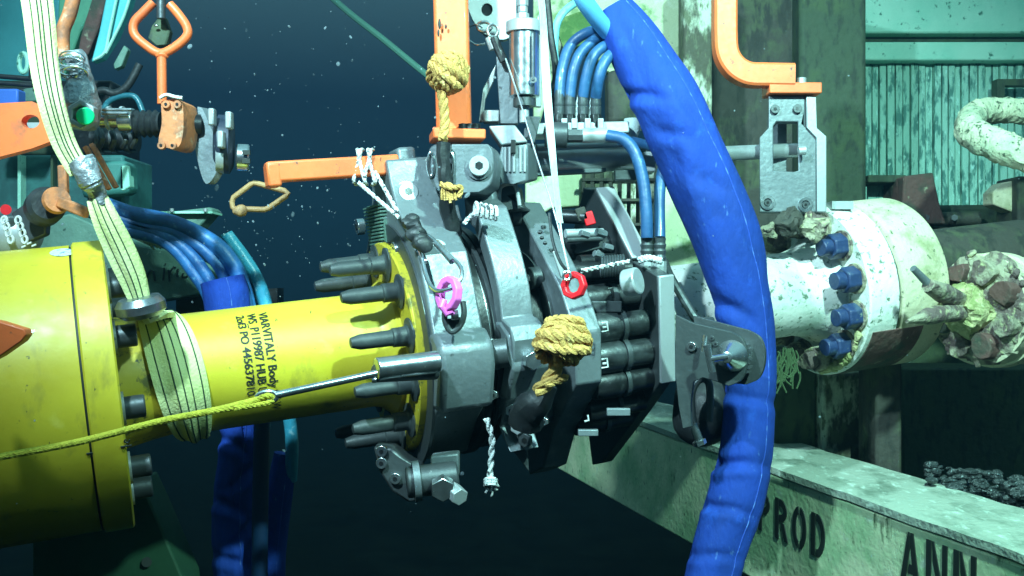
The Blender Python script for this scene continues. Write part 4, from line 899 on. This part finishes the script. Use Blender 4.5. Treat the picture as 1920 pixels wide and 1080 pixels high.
for x, y0, y1 in ((188, 245, 275), (210, 248, 278), (232, 250, 276), (250, 247, 275)): MB().tube(catmull([P(x, y0, 2.8), P(x+4, (y0+y1)/2, 2.78), P(x-2, y1, 2.8)], 4), .008, 8).build('clip', alud, vs_)
ds = thing('disc_wheel', P(410, 340, 2.8), 'slanted grey disc plate with a black body and chrome knob at its right', 'wheel')
MB().prism([P(x, y, 2.80) for x, y in catmull([(370, 200), (380, 205), (395, 240), (408, 262), (412, 300), (402, 330), (388, 345), (378, 330), (368, 290), (364, 260), (372, 235)], 3)], V((.012, .02, 0))).build('plate', alu, ds, bevel=.003)
MB().lathe(P(405, 290, 2.82), V((1, .25, -.02)), [(0, .05), (.02, .05)], 32).build('rim', alul, ds)
MB().lathe(P(402, 270, 2.84), V((1, .2, -.02)), [(0, .06), (.01, .078), (.04, .078), (.05, .06)], 36).build('black_body', M('navy_rubber', (.02, .03, .055), .5, 0, (), (40, .2)), ds)
for x, y in ((398, 220), (415, 262), (430, 226)): MB().hexa(P(x, y, 2.76), (.008, 0, 0), (0, .015, 0), (0, 0, .022)).build('lug', alul, ds, bevel=.004)
MB().lathe(P(443, 295, 2.83), V((1, .2, -.02)), [(0, .032), (.004, .036), (.03, .036), (.034, .032)], 28).build('knob', chrome, ds)
for y in (286, 302): MB().hexa(P(462, y, 2.79), (.01, 0, 0), (0, .004, 0), (0, 0, .006)).build('knob_slot', inkm, ds)
vb_ = thing('taped_valve', P(155, 240, 2.6), 'silver taped valve body with a round green button', 'valve')
m = MB(); m.tube(catmull([P(140, 98, 2.62), P(148, 130, 2.62), P(150, 165, 2.6), P(152, 200, 2.6), P(155, 240, 2.6)], 6), [.018, .022, .026, .027, .026, .025, .026, .026, .028, .03, .032, .034, .037, .04, .042, .044, .046, .047, .047, .046, .045, .043, .04, .036, .03], 16); m.jitter(.008, 25); m.build('taped_body', tape, vb_)
MB().ring(P(160, 218, 2.53), (0, -1, 0), .021, .036, .03, 6).build('bezel', alul, vb_, bevel=.003)
MB().cyl(P(160, 218, 2.53), P(160, 218, 2.47), .0205, seg=28).build('green_button', green, vb_, bevel=.003)
for k in range(9):
    a = random.uniform(0, 6); y = 120+random.uniform(-15, 25); c = P(135+random.uniform(-6, 10), y, 2.58)
    MB().loop([c + V((.028*cos(2*pi*i/16), .012*sin(2*pi*i/16+a), .014*sin(2*pi*i/16))) for i in range(16)], .0022, 6).build('wire_turn', chrome, vb_)
hosething([P(150, -60, 2.62), P(132, 20, 2.62), P(118, 60, 2.62), P(118, 110, 2.62)], .017, orgd, 'reddish orange hose dropping behind the sling to the taped valve')
ho = [(57+17*cos(2*pi*i/40), 228+13*sin(2*pi*i/40)) for i in range(40)]
op_ = [(-40, 196), (60, 190), (92, 208), (103, 262), (60, 278), (-40, 304)]
def rayhit(cx, cy, dx, dy, poly):
    best = None
    for i in range(len(poly)):
        (x0, y0), (x1, y1) = poly[i-1], poly[i]; ex0, ey0 = x1-x0, y1-y0; den = dx*ey0 - dy*ex0
        if abs(den) < 1e-9: continue
        t = ((x0-cx)*ey0 - (y0-cy)*ex0)/den; q = ((x0-cx)*dy - (y0-cy)*dx)/den
        if t > 0 and -1e-6 <= q <= 1+1e-6 and (best is None or t < best): best = t
    return (cx+dx*best, cy+dy*best)
angs = sorted([2*pi*i/40 for i in range(40)] + [math.atan2(y-228, x-57) % (2*pi) for x, y in op_])
inn = [(57+17*cos(a), 228+13*sin(a)) for a in angs]; outr = [rayhit(57, 228, cos(a), sin(a), op_) for a in angs]; n_ = len(angs)
inn2 = inn
vs = [P(x, y, 2.55) for x, y in inn + outr]; vs += [q + V((0, .03, 0)) for q in vs]
# inner ring uses the same angular order as the outer edge
fs = []
for i in range(n_):
    j = (i+1) % n_
    fs += [(i, j, n_+j, n_+i), (2*n_+i, 3*n_+i, 3*n_+j, 2*n_+j), (i, 2*n_+i, 2*n_+j, j), (n_+i, n_+j, 3*n_+j, 3*n_+i)]
ppl = MB().add(vs, fs)
ppl.build('orange_plate', org, label='flat orange plate with a round hole at the left edge beside the sling', cat='plate')
MB().bar(P(30, 236, 2.66), P(84, 236, 2.66), .02, .014).build('plate_pin', alul, label='pale steel pin seen through the round hole of the orange plate', cat='pin')
ppoly([(-60, 590), (0, 603), (45, 617), (49, 628), (40, 640), (0, 668), (-60, 700)], 2.02, .03).build('orange_bracket', org, bevel=.003, label='orange pointed bracket corner in front of the big yellow housing', cat='bracket')
# second diamond handle
dh = thing('diamond_handle', P(480, 410, 2.9), 'tarnished diamond-shaped loop handle below the orange bar', 'handle')
dcol = M('tarnished_brass', (.42, .24, .10), .6, 0, [((.15, .09, .05), 25, .5, .65, I1)], (60, .3))
MB().tube([P(x, y, 2.85) for x, y in ((460, 400), (446, 398), (436, 388), (435, 378), (438, 370), (470, 346), (476, 343), (482, 344), (534, 358), (540, 363), (536, 368), (504, 390), (496, 393), (462, 392))], .0075, 12).build('handle_loop', dcol, dh)
MB().ell(P(450, 396, 2.84), .02, .014, .016).jitter(.004, 50).build('knotted_end', dcol, dh)
# ================================================================ LEFT BACKGROUND
pbox(-60, -60, 112, 160, 4.3, .1).build('backdrop_panel', teal2, bevel=.01, label='smooth blue-green panel in the top left corner', cat='panel')
GP = 'curved panels hanging in the upper left'
def slat(pts, d, mt, lb): ppoly(pts, d, .05).build('curved_panel', mt, bevel=.006, label=lb, cat='panel', group=GP)
grn = M('soft_green_paint', (.10, .34, .2), .55, 0, [((.06, .22, .15), 6, .45, .65, I1)], (30, .1))
slat([(112, -40), (182, -40), (172, 20), (150, 60), (132, 110), (118, 150), (104, 120)], 3.7, grn, 'soft green panel just right of the sling top')
slat([(184, -40), (210, -40), (185, 50), (165, 100), (140, 130), (150, 70)], 3.62, rust, 'dark reddish strip between green and teal panels')
slat([(205, -40), (252, -40), (243, 5), (215, 70), (190, 108), (170, 116), (185, 60)], 3.58, teal2, 'outermost teal panel with pale edges near the diamond loop handle')
for q_, lb in (([(222, -20), (205, 60), (196, 98), (176, 112)], 'left'), ([(248, -20), (232, 30), (212, 72), (198, 100)], 'right')):
    MB().tube(catmull([P(x, y, 3.56) for x, y in q_], 6), .005, 6).build('edge_pipe', teal, label='thin pale pipe on the %s edge of the outermost teal panel' % lb, cat='pipe')
# dark bulk behind
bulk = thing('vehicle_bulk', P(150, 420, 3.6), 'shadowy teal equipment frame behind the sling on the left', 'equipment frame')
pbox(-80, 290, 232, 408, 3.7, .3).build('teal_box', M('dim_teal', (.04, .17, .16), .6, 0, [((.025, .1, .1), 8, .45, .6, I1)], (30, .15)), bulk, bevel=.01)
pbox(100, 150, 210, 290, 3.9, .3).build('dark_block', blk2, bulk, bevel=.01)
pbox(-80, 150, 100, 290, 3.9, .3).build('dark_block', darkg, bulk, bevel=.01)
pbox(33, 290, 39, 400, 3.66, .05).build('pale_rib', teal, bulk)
pbox(95, 290, 99, 400, 3.66, .05).build('pale_rib', darkg, bulk)
ppoly([(225, 310), (240, 310), (243, 350), (232, 358), (225, 355)], 3.6, .05).build('grip', teal, bulk, bevel=.004)
pbox(40, 150, 66, 190, 3.5, .08).build('tower', alud, bulk, bevel=.006)
for y in (140, 152, 163): MB().cyl(P(-40, y, 3.4), P(62, y+8, 3.4), .008).build('cable', blk, bulk)
ppoly([(42, 166), (70, 162), (78, 190), (42, 192)], 3.35, .08).build('grey_block', panelg, bulk, bevel=.006)
pbox(-40, 166, 34, 196, 3.3, .1).build('blue_block', M('bright_blue_paint', (.05, .16, .62), .5), bevel=.006, label='small bright blue block above the orange plate at the left edge', cat='block')
MB().loop([P(44+8*cos(2*pi*i/20), 118+18*sin(2*pi*i/20), 3.5) for i in range(20)], .008, 8).build('lifting_eye', teal, label='dull teal ring standing on the equipment behind the sling', cat='ring')
MB().cyl(P(175, 262, 2.95), P(258, 262, 2.95), .034, seg=28).build('lower_barrel', blk2, vs_)
for x in (186, 212, 238): MB().ring(P(x, 262, 2.95), (1, 0, 0), .034, .038, .012, 28).build('barrel_clamp', alud, vs_)
for y0, x1_ in ((206, 247), (213, 240)): MB().cyl(P(192, y0, 2.72), P(x1_, y0, 2.72), .0045, seg=8).build('tie_rod', chrome, vs_)
for x in (203, 228): MB().cyl(P(x, 222, 2.76), P(x+5, 222, 2.76), .031, seg=28).build('barrel_ring', alul, vs_)
for pts, r_, mt, lb in (([(60, 150), (62, 120), (72, 108), (84, 120), (86, 190)], .01, blk, 'black hose looped up behind the sling at upper left'),
        ([(150, 190), (190, 170), (215, 175), (240, 160), (262, 120)], .012, blk, 'black cable running behind the taped valve toward the loop handle'),
        ([(180, 235), (205, 190), (250, 180), (268, 210)], .009, clear, 'dark teal cable curving behind the steel shaft')):
    hosething([P(x, y, 3.3) for x, y in pts], r_, mt, lb, name='cable', cat='cable')
ppoly([(212, 120), (232, 84), (240, 92), (228, 124), (214, 130)], 3.3, .03).build('grey_fin', panelg, bevel=.004, label='small grey green fin plate left of the loop handle', cat='fin')
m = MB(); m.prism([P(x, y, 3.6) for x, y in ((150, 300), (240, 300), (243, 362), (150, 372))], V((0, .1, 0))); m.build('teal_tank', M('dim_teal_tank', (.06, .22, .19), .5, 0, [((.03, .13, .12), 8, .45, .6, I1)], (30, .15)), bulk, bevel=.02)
# bronze bars
for i, (x0, y0, x1, y1) in enumerate(((160, 275, 205, 355), (172, 270, 218, 352))):
    MB().bar(P(x0, y0, 2.75+.05*i), P(x1, y1, 2.75+.05*i), .018, .012).build('bronze_strip', orgd, bevel=.002, label=('lower' if i == 0 else 'upper') + ' of two slanting bronze strips right of the silver sling tape', cat='strip', group='slanting bronze strips')
# lower gripper
gp = thing('gripper_handle', P(120, 420, 2.6), 'round black rubber grip with an orange lever behind the sling', 'handle')
MB().lathe(P(84, 388, 2.62), V((.55, -.8, .15)), [(-.03, .036), (-.02, .046), (.02, .046), (.03, .036)], 36).build('rubber_grip', blk, gp)
MB().lathe(P(106, 376, 2.58), V((.55, -.8, .15)), [(0, .034), (.012, .03)], 30).build('orange_face', orgd, gp)
MB().bar(P(118, 310, 2.6), P(120, 365, 2.6), .022, .02).build('lever', orgd, gp, bevel=.004)
MB().bar(P(110, 378, 2.57), P(165, 400, 2.55), .016, .026).build('cross_lever', orgd, gp, bevel=.004)
mp_ = thing('silver_cover', P(30, 470, 2.6), 'silver curved cover with white chain-like marks and a red dot at the left edge', 'cover')
MB().ell(P(15, 440, 2.75), .09, .06, .07, 30, 18).build('dome', alul, mp_)
ppoly([(20, 400), (55, 375), (90, 385), (85, 440), (50, 455)], 2.66, .03).build('side_plate', alud, mp_, bevel=.004)
MB().cyl(P(11, 393, 2.66), P(11, 393, 2.67), .013).build('red_dot', red, mp_)
for x0 in (8, 34):
    for k in range(4): MB().loop([P(x0+4*k+5*cos(2*pi*i/12), 413+12*k+7*sin(2*pi*i/12), 2.64) for i in range(12)], .0035, 6).build('chain_mark', whitei, mp_)
for k, (x, y) in enumerate(((52, 388), (66, 398), (70, 412), (55, 456), (64, 460), (45, 462))): MB().hexa(P(x, y, 2.63), (.005, 0, .002), (0, .003, 0), (0, 0, .002)).build('white_tick', whitei, mp_)
# green lettered panel and its shelf
gpn = thing('scribbled_panel', P(330, 600, 3.4), 'grey green equipment panel with black handwriting behind the sling and hoses', 'panel')
ppoly([(130, 400), (260, 460), (330, 470), (420, 520), (440, 545), (380, 552), (300, 565), (60, 600), (60, 420)], 3.35, .12).build('panel_face', panelg, gpn, bevel=.006)
ppoly([(268, 403), (395, 388), (400, 396), (372, 428), (300, 424), (240, 410)], 3.5, .1).build('shelf', panelg, gpn, bevel=.006)
pbox(268, 396, 398, 400, 3.47, .12).build('shelf_edge', teal, gpn)
for x in (268, 322, 385): MB().cyl(P(x, 397, 3.46), P(x, 391, 3.46), .007).build('stud', alul, gpn)
pbox(0, 430, 250, 560, 3.5, .2).build('dark_body', darkg, gpn)
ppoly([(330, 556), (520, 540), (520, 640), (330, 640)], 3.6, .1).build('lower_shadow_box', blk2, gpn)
strokes((275, 505), 3.345, [[(0, 18), (3, 6), (8, 2), (13, 4), (16, 22)]], .0035, 'handwriting', gpn, inkm)
strokes((308, 490), 3.345, [[(0, 12), (-2, 36)], [(2, 4), (3, 6)], [(8, 16), (10, 38)], [(8, 24), (18, 10), (22, 12)], [(26, 14), (24, 30)], [(36, 22), (34, 30), (44, 28)]], .003, 'handwriting', gpn, inkm)
m = MB(); 
for k in range(6): m.rope([V(p) for p in catmull([P(250+k*6, 440+k*4, 3.2), P(270+8*k, 452+random.uniform(-6, 6), 3.19), P(290+6*k, 468+random.uniform(-5, 5), 3.2)], 6)], .004, .03, 2)
m.build('tangled_line', M('grey_green_line', (.3, .42, .32), .8), label='tangle of pale green line on top of the scribbled panel', cat='line')
# lower left support
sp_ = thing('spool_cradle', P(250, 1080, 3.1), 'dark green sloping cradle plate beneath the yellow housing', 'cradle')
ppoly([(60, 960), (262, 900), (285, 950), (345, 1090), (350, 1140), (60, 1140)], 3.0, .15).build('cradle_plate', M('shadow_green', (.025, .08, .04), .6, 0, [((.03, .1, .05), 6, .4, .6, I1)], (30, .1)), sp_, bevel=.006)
MB().cyl(P(275, 1054, 2.995), P(275, 1054, 3.01), .014).build('bolt_hole', inkm, sp_)
# ================================================================ BLUE HOSES LEFT
G = 'blue hoses behind the yellow pipe'
for pts, lb, rr2, mt in (
    ([(200, 385), (260, 405), (330, 420), (400, 455), (440, 500), (462, 560), (475, 640)], 'outermost of the blue hoses sweeping down behind the sling', .028, hose),
    ([(200, 400), (270, 425), (330, 435), (390, 475), (425, 530), (440, 620)], 'blue hose second from the outside of the sweeping bundle', .022, hose),
    ([(210, 415), (280, 430), (340, 460), (380, 505), (410, 560), (420, 620)], 'middle hose of the sweeping blue bundle', .022, hose),
    ([(220, 430), (290, 445), (330, 470), (365, 515), (392, 560), (402, 620)], 'innermost of the sweeping blue hoses over the scribbled panel', .022, hose),
    ([(205, 392), (300, 408), (360, 432), (418, 480), (448, 535), (460, 620)], 'upper inner hose lying against the outermost blue hose', .022, hose)):
    hosething([P(x, y, 3.15) for x, y in pts], rr2*.84, hosem, lb, group=G)
hosething([P(425, 440, 3.2), P(455, 480, 3.2), P(480, 520, 3.2), P(497, 565, 3.2), P(512, 640, 3.2), P(545, 800, 3.25), P(545, 900, 3.3)], .020, hosec and M('cyan_hose', (.05, .35, .5), .35, 0, [((.3, .6, .7), 40, .6, .68, I1)], (50, .2)), 'translucent cyan hose to the right of the sweeping blue bundle')
hosething([P(418, 440, 3.22), P(440, 480, 3.22), P(468, 530, 3.22), P(486, 600, 3.22), P(500, 800, 3.3)], .012, clear, 'thin dark teal hose beside the cyan hose')
# ================================================================ BLUE SLEEVES
def sleeve(name, cpts, label, seed, fold=.010, seg=96, sub=22, sq=1.0, dents=()):
    q = catmull(cpts, sub); pts = [V(p[:3]) for p in q]; rad = [p[3] for p in q]
    T, frm = frames(pts); vs = []; n_ = len(pts); d = 0
    for i, p in enumerate(pts):
        if i: d += (pts[i]-pts[i-1]).length
        x, y = frm[i]
        for k in range(seg):
            a = 2*pi*k/seg
            nz = noise.noise(V((cos(a)*.9+seed, sin(a)*.9, d*3.2+cos(a)*.8)))
            cr_ = noise.noise(V((cos(a)*.8+seed+9, sin(a)*.8, d*4.5+sin(a+seed)*1.2)))
            crease = math.exp(-(cr_/.05)**2) * max(0, noise.noise(V((cos(a)*.9, sin(a)*.9+seed, d*2.2)))*2.2)
            fine = noise.noise(V((cos(a)*2.2+seed, sin(a)*2.2, d*9)))
            rr = rad[i] + fold*(1.1*nz - (1.2*crease if fold > .012 else 0) + .22*fine)
            dv = (x*cos(a) + y*sin(a)*sq); v_ = p + dv*rr
            if dv.y < .25:
                qx = 960 + (v_.x-CAM.x)*F/(v_.y); qy = 540 - (v_.z-CAM.z)*F/v_.y
                for (ex_, ey_, an, ln, wd_, dp) in dents:
                    ddx, ddy = qx-ex_, qy-ey_; ca, sa = cos(R(an)), sin(R(an)); l_ = ddx*ca+ddy*sa; t_ = -ddx*sa+ddy*ca + 6*sin(l_/ln*2)
                    g1 = math.exp(-(l_/ln)**2)
                    rr -= .55*dp*g1*math.exp(-(t_/wd_)**2) - dp*.2*g1*math.exp(-((t_-wd_*2.1)/wd_)**2)
            vs.append(p + dv*rr)
    m = MB().add(vs, [(i*seg+k, i*seg+(k+1) % seg, (i+1)*seg+(k+1) % seg, (i+1)*seg+k) for i in range(n_-1) for k in range(seg)] + [tuple(range(seg))[::-1], tuple(range((n_-1)*seg, n_*seg))])
    o = m.build(name, blue, smooth=70, label=label, cat='hose sleeve')
    ks = [min(range(seg), key=lambda k: abs((vs[(n_//3)*seg+k].x - pts[n_//3].x) - off*rad[n_//3]) + (9 if vs[(n_//3)*seg+k].y > pts[n_//3].y else 0)) for off in (.45,)]
    for k in ks: MB().tube([vs[i*seg+k] for i in range(2, n_-2)], .0016, 6).build('stitched_seam', seamm, o)
    return o
def C4(x, y, d, rpx): p = P(x, y, d); return (p.x, p.y, p.z, rpx*.95*d/F)
sleeve('blue_hose_sleeve', [C4(1153, 22, 2.95, 42), C4(1185, 75, 2.93, 54), C4(1222, 140, 2.92, 60), C4(1258, 205, 2.9, 65), C4(1298, 290, 2.9, 68), C4(1332, 370, 2.9, 72), C4(1362, 450, 2.9, 69), C4(1385, 530, 2.9, 60),
    C4(1403, 610, 2.9, 52), C4(1411, 690, 2.9, 46), C4(1405, 770, 2.88, 50), C4(1398, 850, 2.86, 53), C4(1378, 940, 2.84, 56), C4(1352, 1020, 2.82, 55), C4(1325, 1120, 2.8, 55)],
    'thick royal blue fabric sleeve sweeping from top centre to the bottom edge', 3,
    dents=((1195, 178, 12, 45, 11, .026), (1262, 250, 25, 40, 12, .016), (1300, 215, 62, 60, 7, .009), (1330, 340, 35, 50, 14, .012), (1365, 575, 35, 50, 12, .022), (1420, 480, 75, 60, 8, .010),
           (1405, 745, 20, 60, 10, .016), (1362, 868, 8, 60, 10, .028), (1350, 950, 20, 55, 9, .018), (1330, 1040, 12, 50, 9, .014)))
sleeve('blue_hose_sleeve', [C4(452, 760, 3.2, 36), C4(448, 830, 3.2, 38), C4(440, 900, 3.2, 40), C4(438, 980, 3.2, 41), C4(440, 1060, 3.2, 42), C4(444, 1130, 3.2, 42)], 'crumpled dark blue sleeve hanging below the yellow pipe, left of the pair', 11, .016, dents=((430, 830, 40, 40, 9, .02), (460, 890, -30, 40, 9, .02), (430, 950, 35, 40, 9, .022), (455, 1000, -35, 40, 9, .02), (430, 1050, 30, 40, 9, .02)))
sleeve('blue_hose_sleeve', [C4(535, 850, 3.3, 20), C4(528, 900, 3.3, 24), C4(520, 960, 3.3, 26), C4(512, 1040, 3.3, 26), C4(508, 1130, 3.3, 26)], 'narrower dark blue sleeve hanging right of the crumpled sleeve', 17, .008)
hosething([P(492, 740, 3.12), P(490, 850, 3.12), P(488, 950, 3.12), P(486, 1130, 3.12)], .024, M('dark_navy_hose', (.006, .03, .09), .5), 'dark navy hose hanging between the two lower blue sleeves')
sleeve('blue_sleeve_flap', [C4(416, 524, 3.1, 44), C4(424, 560, 3.1, 46), C4(432, 640, 3.1, 44)], 'short blue sleeve end gathering the sweeping hoses above the yellow pipe', 23, .006)
# ================================================================ WHITE PIPE
wp = thing('white_pipeline', L(ux(1500), -.28, 0), 'fouled white pipe with a big bolted flange running off to the right', 'pipeline')
u1 = ux(1525)
MB().lathe(L(.30, 0, 0), U, [(0, .13), (u1-.30-.10, .13), (u1-.30-.05, .142), (u1-.30-.01, .165), (u1-.30+.01, .17)], 96).build('pipe', whitep, wp)
MB().lathe(L(u1, 0, 0), U, [(0, .13), (0, .262), (.005, .268), (.105, .268), (.108, .262)], 128).build('white_flange', whitep, wp)
MB().lathe(L(u1+.108, 0, 0), U, [(0, .255), (.012, .255)], 96).build('gasket', alud, wp)
MB().lathe(L(u1+.12, 0, 0), U, [(0, .262), (.004, .27), (.165, .27), (.18, .262), (.185, .18)], 128).build('cream_flange', creamp, wp)
MB().lathe(L(u1+.36, 0, 0), U, [(-.2, .15), (.9, .15)], 64).build('pipe_run', darkb, wp)
for k in range(12):
    th = R(20 + 30*k); v, w_ = .214*cos(th), .214*sin(th); up2 = (k in (1, 2, 3, 4)); mt = purple if up2 else growth
    q = L(u1, v, w_)
    m = MB(); m.cyl(q, q - U*.052, .040, seg=6)
    if not up2: m.jitter(.012, 25)
    o = m.build('nut', mt, wp, bevel=.005)
    m = MB(); m.cyl(q - U*.045, q - U*.082, .026, seg=20); 
    if up2 and k != 2: m.jitter(.003, 30)
    if not up2: m.jitter(.012, 25)
    m.build('stud_end', mt, o, bevel=.003)
    MB().cyl(q, q - U*.008, .046, seg=20).build('washer', growth, o)
# rusty patch below flange (fouled half clamp)
m = MB(); 
a0 = 118
poly = []
for i in range(15): th = R(a0 + 5*i); poly.append(L(u1+.02, .271*cos(th), .271*sin(th)))
for i in range(15): th = R(a0 + 5*(14-i)); poly.append(L(u1+.02, .266*cos(th), .266*sin(th)))
MB().prism(poly, U*.19).jitter(.002, 20).build('rusty_underside', rust, wp)
m = MB(); 
for i in range(26):
    th = R(random.uniform(120, 175)); m.ell(L(u1-.01, .25*cos(th), .25*sin(th)), random.uniform(.006, .02), seg=8, rings=6)
m.jitter(.01, 30).build('encrustation', growthy, wp)
# bit of lifted plate on top (behind bracket)
pbox(1560, 377, 1600, 392, 3.25, .06).build('top_strip', alul, wp)
# weedy hanging bits left of lower nuts
m = MB()
for i in range(40):
    x = random.uniform(1450, 1500); y = random.uniform(650, 700); m.tube(catmull([P(x, y, 3.1), P(x+random.uniform(-6, 6), y+15, 3.1), P(x+random.uniform(-14, 14), y+random.uniform(25, 45), 3.1)], 4), .0025, 4)
m.build('weed_strands', M('dim_green_weed', (.07, .12, .05), .9), kind='stuff', label='thin weed strands hanging under the white pipe beside the blue sleeve', cat='weed')
# dark growths on top left of pipe by bracket
for x, y, r_, mt, lb in ((1440, 432, .028, growth, 'smallest grey crust lump on the pipe, next to the blue sleeve'), (1480, 418, .040, darkb, 'black hollow lump under the grey bracket'), (1522, 425, .040, growth, 'grey crusted lump right of the black one, below the bracket')):
    MB().ell(P(x, y, 3.16), r_, r_*.8, r_, 30, 20).jitter(.022, 28).jitter(.008, 90).build('crust_lump', mt, label=lb, cat='growth', group='lumps below the grey bracket')
# ================================================================ GREY BRACKET + ORANGE BENT PIPE
bk = thing('rod_bracket', P(1490, 400, 3.25), 'grey plate bracket with a cut-out window standing on the white pipe', 'bracket')
out = [(1441, 180), (1509, 180), (1509, 238), (1530, 258), (1530, 398), (1424, 398), (1424, 258), (1441, 240)]
hole = [(1456, 228), (1496, 228), (1497, 320), (1489, 322), (1450, 320), (1450, 290), (1450, 236)]
MB().prism([P(x, y, 3.2) for x, y in out], V((.012, .05, 0)), [[P(x, y, 3.2) for x, y in hole]]).build('front_plate', alu, bk, bevel=.003)
MB().prism([P(x, y, 3.19) for x, y in [(1512, 180), (1530, 180), (1532, 240), (1550, 256), (1550, 398), (1532, 398), (1531, 258), (1512, 238)]], V((.01, .12, 0))).build('side_flange', alul, bk, bevel=.003)
MB().prism([P(x, y, 3.31) for x, y in [(1445, 184), (1475, 184), (1475, 380), (1430, 380)]], V((0, .02, 0))).build('rear_plate', alu, bk)
for x, y in ((1453, 205), (1495, 204)): bolt(P(x, y, 3.195), V((-.1, -1, 0)), .013, bk, mat=alud)
for x, y in ((1439, 380), (1510, 384)):
    MB().ring(P(x, y, 3.2), (0, -1, 0), .013, .022, .006, 24).build('slot_washer', chrome, bk); bolt(P(x, y, 3.198), V((0, -1, 0)), .010, bk, mat=alud)
MB().cyl(P(1497, 283, 3.17), P(1510, 282, 3.17), .013, seg=12).build('rod_end_nut', alul, bk)
op = thing('bent_orange_handle', P(1480, 180, 3.25), 'orange pipe bent at a right angle, bolted to the top of the grey bracket', 'handle')
pts = [P(1358, -120, 3.2), P(1358, 30, 3.2)] + [V(p) for p in catmull([P(1358, 60, 3.2), P(1361, 100, 3.2), P(1376, 126, 3.2), P(1400, 140, 3.2), P(1430, 142, 3.2)], 6)] + [P(1486, 143, 3.2)]
q = [V(p) for p in pts]
# square-section bent tube: sweep a rounded square
vs = []; n_ = len(q)
for i, p in enumerate(q):
    t = (q[min(i+1, n_-1)] - q[max(i-1, 0)]).normalized(); yv = V((0, 1, 0)); xv = t.cross(yv).normalized(); hw = .034
    for cx, cy in ((-1, -.8), (-.8, -1), (.8, -1), (1, -.8), (1, .8), (.8, 1), (-.8, 1), (-1, .8)): vs.append(p + xv*cx*hw + yv*cy*hw)
MB().add(vs, [(i*8+k, i*8+(k+1) % 8, (i+1)*8+(k+1) % 8, (i+1)*8+k) for i in range(n_-1) for k in range(8)] + [tuple(range(8))[::-1], tuple(range((n_-1)*8, n_*8))]).build('bent_pipe', org, op, smooth=40, bevel=.0)
MB().hexa(P(1484, 170, 3.22), (.078, 0, 0), (0, .05, 0), (0, 0, .016)).build('foot_plate', org, op, bevel=.003)
MB().cyl(P(1503, 162, 3.2), P(1503, 146, 3.2), .014, seg=20).build('bolt', alul, op, bevel=.002)
# ================================================================ ENCRUSTED VALVE right
ev = thing('encrusted_valve_flange', P(1850, 690, 3.4), 'encrusted round bolted flange with tee rods at the right edge', 'valve flange')
EA = V((.86, .48, -.03)).normalized(); Ec = P(1835, 580, 3.2)
ex, ey = perp(EA)
MB().lathe(Ec, EA, [(0, .16), (.004, .168), (.06, .168), (.062, .175), (.10, .175), (.102, .165), (.5, .165)], 96).build('flange', creamp, ev)
for k in range(8):
    a = 2*pi*k/8 + .35; q = Ec + (ex*cos(a) + ey*sin(a))*.118
    MB().cyl(q + EA*.01, q - EA*random.uniform(.035, .06), random.uniform(.030, .038), seg=10).jitter(.016, 30).build('rusted_nut', rust if k % 2 else growth, ev, bevel=.004)
MB().ell(Ec - EA*.04, .07, .07, .085, 40, 30).jitter(.03, 18).jitter(.01, 70).build('growth_lump', growthy, ev)
m = MB().lathe(Ec - EA*.002, EA, [(-.02, .02), (-.022, .06), (-.018, .10), (-.012, .14), (.0, .165), (.02, .169)], 72); m.jitter(.02, 18).jitter(.008, 60); m.build('face_crust', growth, ev)
for i in range(120):
    m = m if i else MB()
    a = random.uniform(0, 6.28); r_ = random.uniform(.08, .17); m.ell(Ec - EA*.004 + (ex*cos(a)+ey*sin(a))*r_, random.uniform(.005, .016), seg=8, rings=6)
m.jitter(.008, 40).build('encrustation', growth, ev)
m = MB(); m.tube([P(1700, 602, 2.98), P(1720, 598, 3.0), P(1740, 592, 3.02), P(1770, 588, 3.08), P(1830, 582, 3.2)], [.006, .016, .021, .026, .028], 14); m.jitter(.006, 35); m.build('tee_rod', growth, ev)
m = MB(); m.cyl(P(1712, 503, 3.0), P(1748, 540, 3.04), .010, .013, 16); m.build('upper_pin', alu, ev)
m = MB(); m.tube([P(1740, 535, 3.02), P(1765, 548, 3.06), P(1800, 562, 3.14)], [.022, .028, .026], 12); m.jitter(.008, 30); m.build('upper_boss', growth, ev)
MB().tube(catmull([P(560, -60, 5.5), P(650, 20, 5.4), P(720, 75, 5.3), P(800, 140, 5.2), P(860, 180, 5.2)], 8), .016, 8).build('distant_rope', M('dim_green_rope', (.12, .3, .22), .8), label='dim green rope slanting down in the dark water left of the orange post', cat='rope')
# ================================================================ marine snow
m = MB()
for i in range(520):
    d = random.uniform(1.8, 6.5); px = random.uniform(-80, 2000) if i % 3 == 0 else random.uniform(330, 900); py = random.uniform(-40, 1000)**1
    if i % 3 and py > 620: py *= .5
    r_ = random.choice((.0014, .0014, .002, .002, .003, .0045, .008 if i % 5 == 0 else .002))*d/4; c = P(px, py, d)
    a = V((random.uniform(-1, 1), random.uniform(-1, 1), random.uniform(-1, 1))).normalized()
    x, y = perp(a); m.ell(c, r_, r_*.8, r_*random.uniform(.8, 1.8), 7, 5, axes=(x, y, a))
m.build('marine_snow', snow, kind='stuff', label='tiny pale particles drifting in the dark water', cat='particles')

# ================================================================ sea water haze
hb = MB().box((-31.5, -5.5, -1.6), (31.5, 57.5, 7.0))
hz = bpy.data.materials.new('sea_water_haze'); hz.use_nodes = True; nt = hz.node_tree; nt.nodes.remove(nt.nodes['Principled BSDF'])
pv = nt.nodes.new('ShaderNodeVolumePrincipled'); pv.inputs['Color'].default_value = (.18, .42, .64, 1); pv.inputs['Density'].default_value = .032; pv.inputs['Anisotropy'].default_value = .72
nt.links.new(pv.outputs[0], nt.nodes['Material Output'].inputs['Volume'])
hb.build('haze', hz, smooth=0, kind='stuff', label='faint blue green murk of the sea water', cat='haze')
